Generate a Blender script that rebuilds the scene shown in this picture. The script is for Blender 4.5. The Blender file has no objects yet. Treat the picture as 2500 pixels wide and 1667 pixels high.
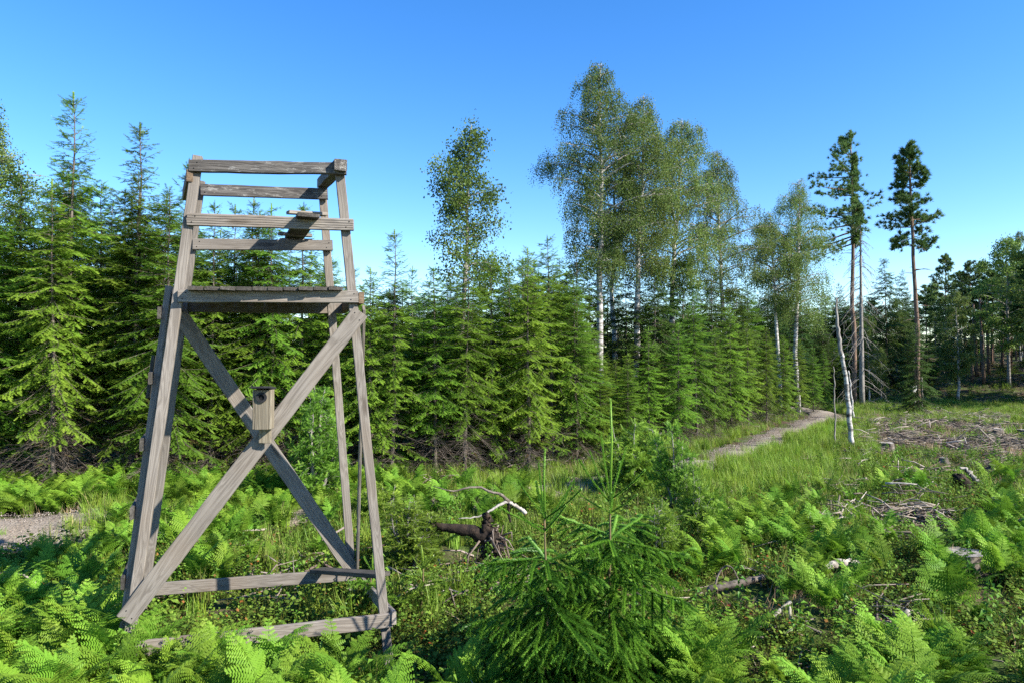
import bpy, bmesh, math, numpy as np
from mathutils import Vector, Matrix
R_ = math.radians
sc = bpy.context.scene
COL = sc.collection
# ------------------------------------------------------------------ camera, sky, sun, exposure
H = 2.3                       # eye height over the ground at the stand
FPX, CX, CY, PIT = 1667.0, 1250.0, 833.5, R_(1.5)
cam_d = bpy.data.cameras.new('camera'); cam_d.lens = 24.0; cam_d.sensor_width = 36.0
cam_d.clip_start = 0.05; cam_d.clip_end = 3000
cam = bpy.data.objects.new('camera', cam_d); COL.objects.link(cam)
cam.location = (0, 0, H); cam.rotation_euler = (R_(90) + PIT, 0, 0); sc.camera = cam

SUN = Vector((1.53, -0.76, 1.19)).normalized()     # towards the sun
SUN_EL = math.asin(SUN.z); SUN_AZ = math.atan2(SUN.x, SUN.y)
world = bpy.data.worlds.new('World'); sc.world = world; world.use_nodes = True
wn = world.node_tree; wn.nodes.clear()
sky = wn.nodes.new('ShaderNodeTexSky'); sky.sky_type = 'NISHITA'; sky.sun_disc = False
sky.sun_elevation = SUN_EL; sky.sun_rotation = SUN_AZ
sky.altitude = 100; sky.air_density = 1.0; sky.dust_density = 0.1; sky.ozone_density = 3.0
hsv = wn.nodes.new('ShaderNodeHueSaturation'); hsv.inputs['Hue'].default_value = .508; hsv.inputs['Saturation'].default_value = 1.32
bg = wn.nodes.new('ShaderNodeBackground'); bg.inputs['Strength'].default_value = 0.115
wo = wn.nodes.new('ShaderNodeOutputWorld')
wn.links.new(sky.outputs[0], hsv.inputs['Color']); wn.links.new(hsv.outputs[0], bg.inputs['Color'])
wn.links.new(bg.outputs[0], wo.inputs['Surface'])
sl = bpy.data.lights.new('sun', 'SUN'); sl.energy = 4.7; sl.angle = R_(0.53); sl.color = (1.0, 0.95, 0.86)
so = bpy.data.objects.new('sun', sl); COL.objects.link(so); so.location = (20, -10, 30)
so.rotation_euler = (-SUN).to_track_quat('-Z', 'Y').to_euler()
vs = sc.view_settings; sc.display_settings.display_device = 'sRGB'
vs.view_transform = 'Standard'; vs.look = 'None'; vs.exposure = 1.4; vs.gamma = 1.0; vs.use_curve_mapping = False
cy = sc.cycles; cy.max_bounces = 7; cy.diffuse_bounces = 3; cy.transmission_bounces = 4; cy.glossy_bounces = 2
cy.use_denoising = False

# ------------------------------------------------------------------ helpers
def ray(px, py):
    x = (px - CX) / FPX; z = (CY - py) / FPX
    c, s = math.cos(PIT), math.sin(PIT)
    return x, c - z * s, s + z * c
def U(px, py, d):                       # world point of a pixel of the photograph at depth d
    x, y, z = ray(px, py); k = d / y
    return Vector((x * k, d, H + z * k))
def gz(x, y):                           # terrain height
    x = np.asarray(x, float); y = np.asarray(y, float)
    b = .05 * np.sin(x * .9 + 1.3) * np.sin(y * .7 + .4) + .04 * np.sin(x * 2.1 + y * 1.3) + .03 * np.sin(y * 2.7 - x * 1.7 + 2)
    mound = 2.6 / (1 + np.exp(-(x - 27 + .12 * (y - 40)) / 2.6)) / (1 + np.exp(-(y - 41) / 2.5))
    far = np.clip(y - 60, 0, 400) * .02
    return b + mound + far
def gzf(x, y): return float(gz(x, y))
def ground_at(px, py):
    x, y, z = ray(px, py); k = -H / z if z < -1e-4 else 60
    for _ in range(4):
        g = gzf(x * k, y * k); k = (g - H) / z
    return Vector((x * k, y * k, gzf(x * k, y * k)))
def proj(x, y, z):                      # vectorised world -> photo pixel
    c, s = math.cos(PIT), math.sin(PIT); z = z - H
    yy = y * c + z * s; zz = -y * s + z * c
    return CX + FPX * x / yy, CY - FPX * zz / yy

def props(o, label=None, cat=None, group=None, kind=None):
    for k, v in (('label', label), ('category', cat), ('group', group), ('kind', kind)):
        if v: o[k] = v
    return o
def empty(name, loc, label, cat, group=None, rotz=0.0, scale=(1, 1, 1), tilt=(0, 0)):
    o = bpy.data.objects.new(name, None); COL.objects.link(o); o.empty_display_size = .2
    o.location = loc; o.rotation_euler = (tilt[0], tilt[1], rotz); o.scale = scale
    return props(o, label, cat, group)
def link(name, me, parent=None, loc=(0, 0, 0), rot=(0, 0, 0), scale=(1, 1, 1)):
    o = bpy.data.objects.new(name, me); COL.objects.link(o)
    o.parent = parent; o.location = loc; o.rotation_euler = rot; o.scale = scale
    return o

class Geo:                              # gathers triangles; build() makes one mesh
    def __init__(s): s.v = []; s.f = []; s.t = []; s.m = []; s.n = 0
    def add(s, v, f, tint=.5, mat=0):
        v = np.asarray(v, float).reshape(-1, 3); f = np.asarray(f, int).reshape(-1, 3)
        s.v.append(v); s.f.append(f + s.n); s.n += len(v)
        t = np.empty(len(v)); t[:] = tint; s.t.append(t)
        s.m.append(np.full(len(f), mat))
    def place(s, tv, tf, P, Rm, S, tint, mat=0, tt=None):   # many copies of a template
        K = len(P)
        if K == 0: return
        P = np.asarray(P, float); S = np.asarray(S, float)
        V = np.einsum('kij,knj->kni', Rm, tv[None] * S[:, None, :]) + P[:, None, :]
        n = len(tv)
        F = (tf[None] + (np.arange(K) * n)[:, None, None]).reshape(-1, 3)
        T = np.repeat(np.asarray(tint, float), n)
        if tt is not None: T = T + np.tile(tt, K)
        s.add(V.reshape(-1, 3), F, np.clip(T, 0, 1), mat)
    def tube(s, pts, rad, sides=5, tint=.5, mat=0, cap=True):
        pts = np.asarray(pts, float); n = len(pts); rad = np.broadcast_to(rad, (n,))
        d = np.gradient(pts, axis=0); d /= np.linalg.norm(d, axis=1)[:, None] + 1e-9
        up = np.array([0, 0, 1.]) if abs(d[:, 2]).mean() < .8 else np.array([0, 1., 0])
        a = np.cross(d, up); a /= np.linalg.norm(a, axis=1)[:, None] + 1e-9
        b = np.cross(d, a)
        th = np.arange(sides) * 2 * np.pi / sides
        V = pts[:, None] + rad[:, None, None] * (np.cos(th)[None, :, None] * a[:, None] + np.sin(th)[None, :, None] * b[:, None])
        V = V.reshape(-1, 3); i = np.arange(n - 1)[:, None] * sides; j = np.arange(sides)[None]
        j2 = (j + 1) % sides
        A = i + j; B = i + j2; C = A + sides; D = B + sides
        F = np.concatenate([np.stack([A, B, D], -1).reshape(-1, 3), np.stack([A, D, C], -1).reshape(-1, 3)])
        if cap:
            e0 = [[0, k + 1, k] for k in range(1, sides - 1)]
            o = (n - 1) * sides
            e1 = [[o, o + k, o + k + 1] for k in range(1, sides - 1)]
            F = np.concatenate([F, np.array(e0 + e1)])
        s.add(V, F, tint, mat)
    def build(s, name, mats, smooth=False):
        me = bpy.data.meshes.new(name)
        v = np.concatenate(s.v); f = np.concatenate(s.f); t = np.concatenate(s.t); m = np.concatenate(s.m)
        me.vertices.add(len(v)); me.vertices.foreach_set('co', v.astype(np.float32).ravel())
        me.loops.add(len(f) * 3); me.loops.foreach_set('vertex_index', f.astype(np.int32).ravel())
        me.polygons.add(len(f)); me.polygons.foreach_set('loop_start', (np.arange(len(f)) * 3).astype(np.int32))
        me.polygons.foreach_set('loop_total', np.full(len(f), 3, np.int32))
        for x in (mats if isinstance(mats, (list, tuple)) else [mats]): me.materials.append(x)
        me.polygons.foreach_set('material_index', m.astype(np.int32))
        if smooth: me.polygons.foreach_set('use_smooth', np.ones(len(f), bool))
        a = me.attributes.new('tint', 'FLOAT', 'POINT'); a.data.foreach_set('value', t.astype(np.float32))
        me.update(calc_edges=True)
        return me

def frames(d, roll=None, up=(0, 0, 1)):
    d = np.asarray(d, float); d = d / (np.linalg.norm(d, axis=1)[:, None] + 1e-9)
    up = np.broadcast_to(np.asarray(up, float), d.shape)
    y = np.cross(up, d); nn = np.linalg.norm(y, axis=1)[:, None]
    y = np.where(nn < 1e-3, np.array([[0, 1., 0]]), y / (nn + 1e-9))
    z = np.cross(d, y)
    if roll is not None:
        c, s_ = np.cos(roll)[:, None], np.sin(roll)[:, None]
        y, z = c * y + s_ * z, -s_ * y + c * z
    return np.stack([d, y, z], -1)

# ------------------------------------------------------------------ materials
def mat(name):
    m = bpy.data.materials.new(name); m.use_nodes = True
    nt = m.node_tree; nt.nodes.clear()
    return m, nt, nt.nodes.new, nt.links.new
def ramp(N, stops):
    r = N('ShaderNodeValToRGB'); e = r.color_ramp.elements
    while len(e) > len(stops): e.remove(e[-1])
    while len(e) < len(stops): e.new(1)
    for x, (p, c) in zip(e, stops): x.position = p; x.color = (*c, 1)
    return r
def foliage(name, stops, trans=.3, rough=.5, spec=.2, vary=.25, hue=.022):
    m, nt, N, L = mat(name)
    at = N('ShaderNodeAttribute'); at.attribute_name = 'tint'
    r = ramp(N, stops); L(at.outputs['Fac'], r.inputs[0])
    oi = N('ShaderNodeObjectInfo'); mr = N('ShaderNodeMapRange')
    mr.inputs[3].default_value = 1 - vary; mr.inputs[4].default_value = 1 + vary
    L(oi.outputs['Random'], mr.inputs[0])
    hs = N('ShaderNodeHueSaturation'); L(mr.outputs[0], hs.inputs['Value']); L(r.outputs[0], hs.inputs['Color'])
    fm = N('ShaderNodeMath'); fm.operation = 'MULTIPLY'; fm.inputs[1].default_value = 7.31; L(oi.outputs['Random'], fm.inputs[0])
    ff = N('ShaderNodeMath'); ff.operation = 'FRACT'; L(fm.outputs[0], ff.inputs[0])
    mh = N('ShaderNodeMapRange'); mh.inputs[3].default_value = .5 - hue; mh.inputs[4].default_value = .5 + hue * .6; L(ff.outputs[0], mh.inputs[0]); L(mh.outputs[0], hs.inputs['Hue'])
    p = N('ShaderNodeBsdfPrincipled'); p.inputs['Roughness'].default_value = rough
    p.inputs['Specular IOR Level'].default_value = spec
    tr = N('ShaderNodeBsdfTranslucent'); mx = N('ShaderNodeMixShader'); mx.inputs[0].default_value = trans
    L(hs.outputs[0], p.inputs['Base Color']); L(hs.outputs[0], tr.inputs['Color'])
    L(p.outputs[0], mx.inputs[1]); L(tr.outputs[0], mx.inputs[2])
    o = N('ShaderNodeOutputMaterial'); L(mx.outputs[0], o.inputs['Surface'])
    return m
def noise_mat(name, stops, scale=(1, 1, 1), nscale=5, detail=6, rough=.85, bump=.3, coord='Object', dist=0.0, bdist=.02, spec=.2):
    m, nt, N, L = mat(name)
    tc = N('ShaderNodeTexCoord'); mp = N('ShaderNodeMapping'); mp.inputs['Scale'].default_value = scale
    L(tc.outputs[coord], mp.inputs['Vector'])
    oi = N('ShaderNodeObjectInfo'); ml = N('ShaderNodeMath'); ml.operation = 'MULTIPLY'; ml.inputs[1].default_value = 37
    L(oi.outputs['Random'], ml.inputs[0])
    va = N('ShaderNodeVectorMath'); L(mp.outputs[0], va.inputs[0]); L(ml.outputs[0], va.inputs[1])
    nz = N('ShaderNodeTexNoise'); nz.inputs['Scale'].default_value = nscale; nz.inputs['Detail'].default_value = detail
    nz.inputs['Distortion'].default_value = dist; nz.inputs['Roughness'].default_value = .65
    L(va.outputs[0], nz.inputs['Vector'])
    r = ramp(N, stops); L(nz.outputs['Fac'], r.inputs[0])
    p = N('ShaderNodeBsdfPrincipled'); p.inputs['Roughness'].default_value = rough; p.inputs['Specular IOR Level'].default_value = spec
    L(r.outputs[0], p.inputs['Base Color'])
    bp = N('ShaderNodeBump'); bp.inputs['Strength'].default_value = bump; bp.inputs['Distance'].default_value = bdist
    L(nz.outputs['Fac'], bp.inputs['Height']); L(bp.outputs[0], p.inputs['Normal'])
    o = N('ShaderNodeOutputMaterial'); L(p.outputs[0], o.inputs['Surface'])
    return m
def plank_mat(name, dark, mid, light, lichen=0.0, warm=None):
    """weathered wood: grain along the plank's own X, growth-ring bands, knots"""
    m, nt, N, L = mat(name)
    tc = N('ShaderNodeTexCoord'); oi = N('ShaderNodeObjectInfo')
    ml = N('ShaderNodeMath'); ml.operation = 'MULTIPLY'; ml.inputs[1].default_value = 53; L(oi.outputs['Random'], ml.inputs[0])
    va = N('ShaderNodeVectorMath'); L(tc.outputs['Object'], va.inputs[0]); L(ml.outputs[0], va.inputs[1])
    def mapped(s):
        k = N('ShaderNodeMapping'); k.inputs['Scale'].default_value = s; L(va.outputs[0], k.inputs['Vector']); return k
    n1 = N('ShaderNodeTexNoise'); n1.inputs['Scale'].default_value = 1; n1.inputs['Detail'].default_value = 8; n1.inputs['Roughness'].default_value = .7
    L(mapped((1.6, 60, 60)).outputs[0], n1.inputs['Vector'])
    n2 = N('ShaderNodeTexNoise'); n2.inputs['Scale'].default_value = 1; n2.inputs['Detail'].default_value = 3; n2.inputs['Distortion'].default_value = .9
    L(mapped((1.1, 13, 13)).outputs[0], n2.inputs['Vector'])
    wv = N('ShaderNodeMath'); wv.operation = 'MULTIPLY'; wv.inputs[1].default_value = 60; L(n2.outputs['Fac'], wv.inputs[0])
    sn = N('ShaderNodeMath'); sn.operation = 'SINE'; L(wv.outputs[0], sn.inputs[0])
    s2 = N('ShaderNodeMapRange'); s2.inputs[1].default_value = -1; s2.inputs[2].default_value = 1; L(sn.outputs[0], s2.inputs[0])
    n3 = N('ShaderNodeTexNoise'); n3.inputs['Scale'].default_value = 3.0; n3.inputs['Detail'].default_value = 4; L(va.outputs[0], n3.inputs['Vector'])
    a1 = N('ShaderNodeMix'); a1.inputs[0].default_value = .30; L(n1.outputs['Fac'], a1.inputs[2]); L(s2.outputs[0], a1.inputs[3])
    a2 = N('ShaderNodeMix'); a2.inputs[0].default_value = .35; L(a1.outputs[0], a2.inputs[2]); L(n3.outputs['Fac'], a2.inputs[3])
    r = ramp(N, [(.28, dark), (.5, mid), (.72, light)]); L(a2.outputs[0], r.inputs[0])
    col = r.outputs[0]
    # knots
    vo = N('ShaderNodeTexVoronoi'); vo.inputs['Scale'].default_value = 1; vo.inputs['Randomness'].default_value = 1
    L(mapped((1.7, 8, 8)).outputs[0], vo.inputs['Vector'])
    kn = N('ShaderNodeMapRange'); kn.inputs[1].default_value = .10; kn.inputs[2].default_value = .19; kn.inputs[3].default_value = .75; kn.inputs[4].default_value = 0
    L(vo.outputs['Distance'], kn.inputs[0])
    mk = N('ShaderNodeMixRGB'); L(kn.outputs[0], mk.inputs[0]); L(col, mk.inputs[1]); mk.inputs[2].default_value = (.06, .045, .032, 1)
    col = mk.outputs[0]
    if warm:
        n4 = N('ShaderNodeTexNoise'); n4.inputs['Scale'].default_value = 1.3; n4.inputs['Detail'].default_value = 2; L(va.outputs[0], n4.inputs['Vector'])
        wr = N('ShaderNodeMapRange'); wr.inputs[1].default_value = .5; wr.inputs[2].default_value = .75; wr.inputs[4].default_value = .5; L(n4.outputs['Fac'], wr.inputs[0])
        mw = N('ShaderNodeMixRGB'); L(wr.outputs[0], mw.inputs[0]); L(col, mw.inputs[1]); mw.inputs[2].default_value = (*warm, 1); col = mw.outputs[0]
    if lichen:
        n5 = N('ShaderNodeTexNoise'); n5.inputs['Scale'].default_value = 1; n5.inputs['Detail'].default_value = 9; n5.inputs['Roughness'].default_value = .75
        L(mapped((9, 26, 26)).outputs[0], n5.inputs['Vector'])
        lr = N('ShaderNodeMapRange'); lr.inputs[1].default_value = .56; lr.inputs[2].default_value = .62; lr.inputs[4].default_value = lichen; L(n5.outputs['Fac'], lr.inputs[0])
        mc = N('ShaderNodeMixRGB'); L(lr.outputs[0], mc.inputs[0]); L(col, mc.inputs[1]); mc.inputs[2].default_value = (.33, .315, .285, 1); col = mc.outputs[0]
    vr = N('ShaderNodeMapRange'); vr.inputs[3].default_value = .82; vr.inputs[4].default_value = 1.15; L(oi.outputs['Random'], vr.inputs[0])
    hs = N('ShaderNodeHueSaturation'); L(vr.outputs[0], hs.inputs['Value']); L(col, hs.inputs['Color'])
    p = N('ShaderNodeBsdfPrincipled'); p.inputs['Roughness'].default_value = .78; p.inputs['Specular IOR Level'].default_value = .25
    L(hs.outputs[0], p.inputs['Base Color'])
    bp = N('ShaderNodeBump'); bp.inputs['Strength'].default_value = .35 + .5 * (lichen > 0); bp.inputs['Distance'].default_value = .006
    L(a1.outputs[0], bp.inputs['Height']); L(bp.outputs[0], p.inputs['Normal'])
    o = N('ShaderNodeOutputMaterial'); L(p.outputs[0], o.inputs['Surface'])
    return m

M_wood = plank_mat('weathered_wood', (.105, .089, .073), (.172, .149, .124), (.25, .222, .189), warm=(.195, .145, .10))
M_old = plank_mat('old_lichen_wood', (.04, .034, .03), (.09, .08, .07), (.18, .163, .143), lichen=.6)
M_deck = plank_mat('mossy_deck_wood', (.022, .02, .016), (.05, .044, .036), (.10, .09, .075))
M_brown = plank_mat('brown_wood', (.06, .042, .026), (.125, .085, .052), (.20, .14, .09))
M_box = plank_mat('nest_box_wood', (.11, .088, .058), (.18, .15, .105), (.25, .215, .155))
M_black = noise_mat('black_felt', [(.3, (.012, .012, .013)), (.7, (.03, .03, .032))], nscale=40)
M_hole_shade_nail = noise_mat('hole_shade_nail_black', [(.3, (.004, .004, .004)), (.7, (.008, .008, .008))], nscale=10)  # near-black for nail heads and for painted shade inside the nest box hole
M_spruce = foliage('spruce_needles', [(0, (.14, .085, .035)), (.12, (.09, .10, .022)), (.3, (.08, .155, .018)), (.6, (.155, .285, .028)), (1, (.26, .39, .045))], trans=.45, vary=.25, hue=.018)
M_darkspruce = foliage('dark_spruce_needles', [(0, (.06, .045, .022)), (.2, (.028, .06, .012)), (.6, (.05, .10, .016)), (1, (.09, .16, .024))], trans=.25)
M_sapling = foliage('sapling_needles', [(0, (.045, .115, .018)), (.4, (.125, .265, .028)), (.7, (.21, .375, .042)), (1, (.30, .45, .075))], trans=.4, rough=.42, spec=.35)
M_juniper = foliage('juniper_needles', [(0, (.06, .12, .02)), (.5, (.14, .26, .028)), (1, (.26, .40, .045))], trans=.38)
M_birch = foliage('birch_leaves', [(0, (.14, .14, .055)), (.4, (.105, .165, .036)), (.7, (.15, .22, .05)), (1, (.22, .27, .08))], trans=.38, rough=.6, spec=.12, hue=.008)
M_aspen = foliage('broad_leaves', [(0, (.07, .105, .025)), (.5, (.115, .18, .034)), (1, (.20, .27, .055))], trans=.35, rough=.55, spec=.15)
M_green = foliage('fresh_leaves', [(0, (.05, .095, .018)), (.5, (.085, .19, .022)), (1, (.17, .31, .035))], trans=.3, rough=.45)
M_pine = foliage('pine_needles', [(0, (.045, .08, .024)), (.5, (.085, .15, .04)), (1, (.15, .22, .055))], trans=.4)
M_fern = foliage('fern_fronds', [(0, (.24, .18, .05)), (.1, (.09, .19, .018)), (.45, (.115, .235, .019)), (.75, (.18, .32, .032)), (1, (.30, .42, .065))], trans=.35, rough=.55, spec=.12, vary=.3, hue=.02)
M_scrub = foliage('scrub_leaves', [(0, (.34, .075, .025)), (.06, (.16, .12, .03)), (.15, (.06, .11, .018)), (.55, (.115, .205, .026)), (1, (.185, .29, .04))], trans=.3, rough=.6, spec=.1)
M_grass = foliage('grass_blades', [(0, (.34, .28, .12)), (.2, (.215, .25, .065)), (.5, (.165, .28, .028)), (1, (.27, .40, .048))], trans=.35, rough=.45)
M_deadgrass = foliage('dry_grass', [(0, (.22, .14, .07)), (.5, (.36, .27, .15)), (1, (.42, .34, .2))], trans=.2)
M_twig = foliage('dry_twigs', [(0, (.07, .05, .035)), (.5, (.20, .165, .13)), (1, (.40, .35, .29))], trans=0, rough=.8)
M_bark = noise_mat('spruce_bark', [(.3, (.06, .045, .035)), (.55, (.13, .105, .085)), (.75, (.23, .2, .17))], scale=(14, 14, 5), nscale=2, bump=.6)
M_pinebark = noise_mat('pine_bark', [(.3, (.075, .052, .04)), (.5, (.16, .105, .075)), (.75, (.26, .175, .125))], scale=(5, 5, 1.4), nscale=2, bump=.8)
M_greybark = noise_mat('grey_bark', [(.3, (.10, .09, .08)), (.5, (.22, .2, .175)), (.75, (.36, .33, .29))], scale=(10, 10, 3), nscale=2, bump=.6)
M_birchbark = noise_mat('birch_bark', [(.36, (.04, .036, .032)), (.46, (.24, .22, .195)), (.54, (.42, .395, .36)), (.8, (.5, .475, .44))], scale=(2.2, 2.2, 7), nscale=1.6, detail=4, bump=.3)
M_stump = noise_mat('stump_wood', [(.3, (.04, .032, .025)), (.5, (.115, .095, .075)), (.75, (.24, .205, .165))], scale=(9, 9, 9), nscale=1.5, bump=.6)
M_root = noise_mat('rotten_root', [(.35, (.008, .006, .005)), (.55, (.028, .019, .013)), (.75, (.085, .055, .035))], scale=(7, 7, 7), nscale=2, bump=1.0)
M_pale = noise_mat('bleached_wood', [(.3, (.14, .12, .10)), (.5, (.33, .295, .25)), (.75, (.5, .46, .41))], scale=(6, 6, 6), nscale=2, bump=.4)
M_white = noise_mat('white_paint', [(.3, (.6, .6, .58)), (.7, (.8, .8, .78))], nscale=6)

def ground_mat():
    m, nt, N, L = mat('forest_floor')
    tc = N('ShaderNodeTexCoord')
    def nz(s, d=8, r=.7):
        n = N('ShaderNodeTexNoise'); n.inputs['Scale'].default_value = s; n.inputs['Detail'].default_value = d; n.inputs['Roughness'].default_value = r
        L(tc.outputs['Object'], n.inputs['Vector']); return n
    a = nz(9); r1 = ramp(N, [(.3, (.022, .016, .010)), (.5, (.075, .052, .032)), (.62, (.13, .095, .06)), (.75, (.22, .17, .11))]); L(a.outputs['Fac'], r1.inputs[0])
    b = nz(23); r2 = ramp(N, [(.3, (.025, .04, .010)), (.5, (.06, .095, .02)), (.7, (.11, .16, .03))]); L(b.outputs['Fac'], r2.inputs[0])
    c = nz(1.1, 5); k = N('ShaderNodeMapRange'); k.inputs[1].default_value = .42; k.inputs[2].default_value = .58; L(c.outputs['Fac'], k.inputs[0])
    mx = N('ShaderNodeMixRGB'); L(k.outputs[0], mx.inputs[0]); L(r1.outputs[0], mx.inputs[1]); L(r2.outputs[0], mx.inputs[2])
    p = N('ShaderNodeBsdfPrincipled'); p.inputs['Roughness'].default_value = .95; p.inputs['Specular IOR Level'].default_value = .1
    L(mx.outputs[0], p.inputs['Base Color'])
    bp = N('ShaderNodeBump'); bp.inputs['Strength'].default_value = .9; bp.inputs['Distance'].default_value = .05
    L(a.outputs['Fac'], bp.inputs['Height']); L(bp.outputs[0], p.inputs['Normal'])
    o = N('ShaderNodeOutputMaterial'); L(p.outputs[0], o.inputs['Surface'])
    return m
M_ground = ground_mat()
def gravel_mat():
    m, nt, N, L = mat('gravel')
    tc = N('ShaderNodeTexCoord')
    v = N('ShaderNodeTexVoronoi'); v.inputs['Scale'].default_value = 38; L(tc.outputs['Object'], v.inputs['Vector'])
    n = N('ShaderNodeTexNoise'); n.inputs['Scale'].default_value = 2.2; n.inputs['Detail'].default_value = 6; L(tc.outputs['Object'], n.inputs['Vector'])
    r = ramp(N, [(0, (.12, .10, .085)), (.5, (.22, .19, .16)), (1, (.37, .33, .28))]); L(v.outputs['Color'], r.inputs[0])
    r2 = ramp(N, [(.42, (.5, .40, .29)), (.62, (.95, .93, .9))]); L(n.outputs['Fac'], r2.inputs[0])
    mx = N('ShaderNodeMixRGB'); mx.blend_type = 'MULTIPLY'; mx.inputs[0].default_value = .75; L(r.outputs[0], mx.inputs[1]); L(r2.outputs[0], mx.inputs[2])
    mx2 = N('ShaderNodeMixRGB'); mx2.inputs[0].default_value = .35; L(mx.outputs[0], mx2.inputs[1]); mx2.inputs[2].default_value = (.30, .245, .18, 1)
    p = N('ShaderNodeBsdfPrincipled'); p.inputs['Roughness'].default_value = .9; L(mx2.outputs[0], p.inputs['Base Color'])
    bp = N('ShaderNodeBump'); bp.inputs['Strength'].default_value = .8; bp.inputs['Distance'].default_value = .02; L(v.outputs['Distance'], bp.inputs['Height']); L(bp.outputs[0], p.inputs['Normal'])
    o = N('ShaderNodeOutputMaterial'); L(p.outputs[0], o.inputs['Surface'])
    return m
M_gravel = gravel_mat()

# ------------------------------------------------------------------ ground and road
def axis(lo, hi, fine_lo, fine_hi, step, grow):
    a = list(np.arange(fine_lo, fine_hi, step)); s = step
    x = fine_hi
    while x < hi: a.append(x); s *= grow; x += s
    a.append(hi); s = step; x = fine_lo
    while x > lo: s *= grow; x -= s; a.insert(0, max(x, lo))
    return np.array(a)
gx = axis(-1500, 1500, -14, 26, .3, 1.25); gy = axis(-800, 2500, -1, 46, .3, 1.25)
X, Y = np.meshgrid(gx, gy); Z = gz(X, Y) + .03 * np.sin(X * 7.3 + Y * 3.1) * np.sin(Y * 6.1 - X * 2.2)
nx, ny = len(gx), len(gy)
idx = (np.arange(ny - 1)[:, None] * nx + np.arange(nx - 1)[None])
F = np.concatenate([np.stack([idx, idx + 1, idx + nx + 1], -1).reshape(-1, 3), np.stack([idx, idx + nx + 1, idx + nx], -1).reshape(-1, 3)])
g = Geo(); g.add(np.stack([X, Y, Z], -1).reshape(-1, 3), F)
props(link('ground', g.build('ground', M_ground, True)), kind='structure')

RP = np.array([(-16, 6.8), (-11, 7.9), (-6.5, 9.05), (-2, 10.75), (1.7, 12.5), (4.6, 15.3), (7.3, 19.2), (10.2, 23.6), (12.1, 26.2), (13.0, 29.5), (12.9, 34), (12, 39)])
def spline(P, n):
    P = np.asarray(P, float); t = np.linspace(0, len(P) - 1.001, n); i = t.astype(int); u = (t - i)[:, None]
    Q = np.vstack([2 * P[0] - P[1], P, 2 * P[-1] - P[-2]])
    a, b, c, d = Q[i], Q[i + 1], Q[i + 2], Q[i + 3]
    return .5 * (2 * b + (c - a) * u + (2 * a - 5 * b + 4 * c - d) * u ** 2 + (3 * b - a - 3 * c + d) * u ** 3)
RC = spline(RP, 220)
RT = np.gradient(RC, axis=0); RT /= np.linalg.norm(RT, axis=1)[:, None]; RN = np.stack([-RT[:, 1], RT[:, 0]], 1)
def road_dist(x, y):
    x = np.asarray(x, float); y = np.asarray(y, float)
    d = np.full(x.shape, 1e9); s = np.zeros(x.shape)
    for k in range(0, len(RC), 2):
        dx = x - RC[k, 0]; dy = y - RC[k, 1]; q = np.hypot(dx, dy); w = q < d
        d = np.where(w, q, d); s = np.where(w, dx * RN[k, 0] + dy * RN[k, 1], s)
    return d, s                            # s > 0 : far (forest) side
off = np.linspace(-.95, .95, 11)
rr = np.random.default_rng(3)
V = []
for k in range(len(RC)):
    for j, o_ in enumerate(off):
        o2 = o_ * (.62 if RC[k, 0] > 3 else .92) * (1 + .10 * math.sin(k * .31) * (abs(o_) > .75))
        x, y = RC[k] + RN[k] * o2
        crown = .055 - .05 * (abs(o_) / .95) ** 2 - .02 * math.exp(-((abs(o_) - .5) / .18) ** 2) - .09 * (abs(o_) > .9)
        V.append((x, y, gzf(x, y) + .035 + crown))
n_ = len(off); i = np.arange(len(RC) - 1)[:, None] * n_; j = np.arange(n_ - 1)[None]; A = i + j
F = np.concatenate([np.stack([A, A + 1 + n_, A + 1], -1).reshape(-1, 3), np.stack([A, A + n_, A + n_ + 1], -1).reshape(-1, 3)])
g = Geo(); g.add(V, F); props(link('gravel_road', g.build('gravel_road', M_gravel, True)), kind='structure')

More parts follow.
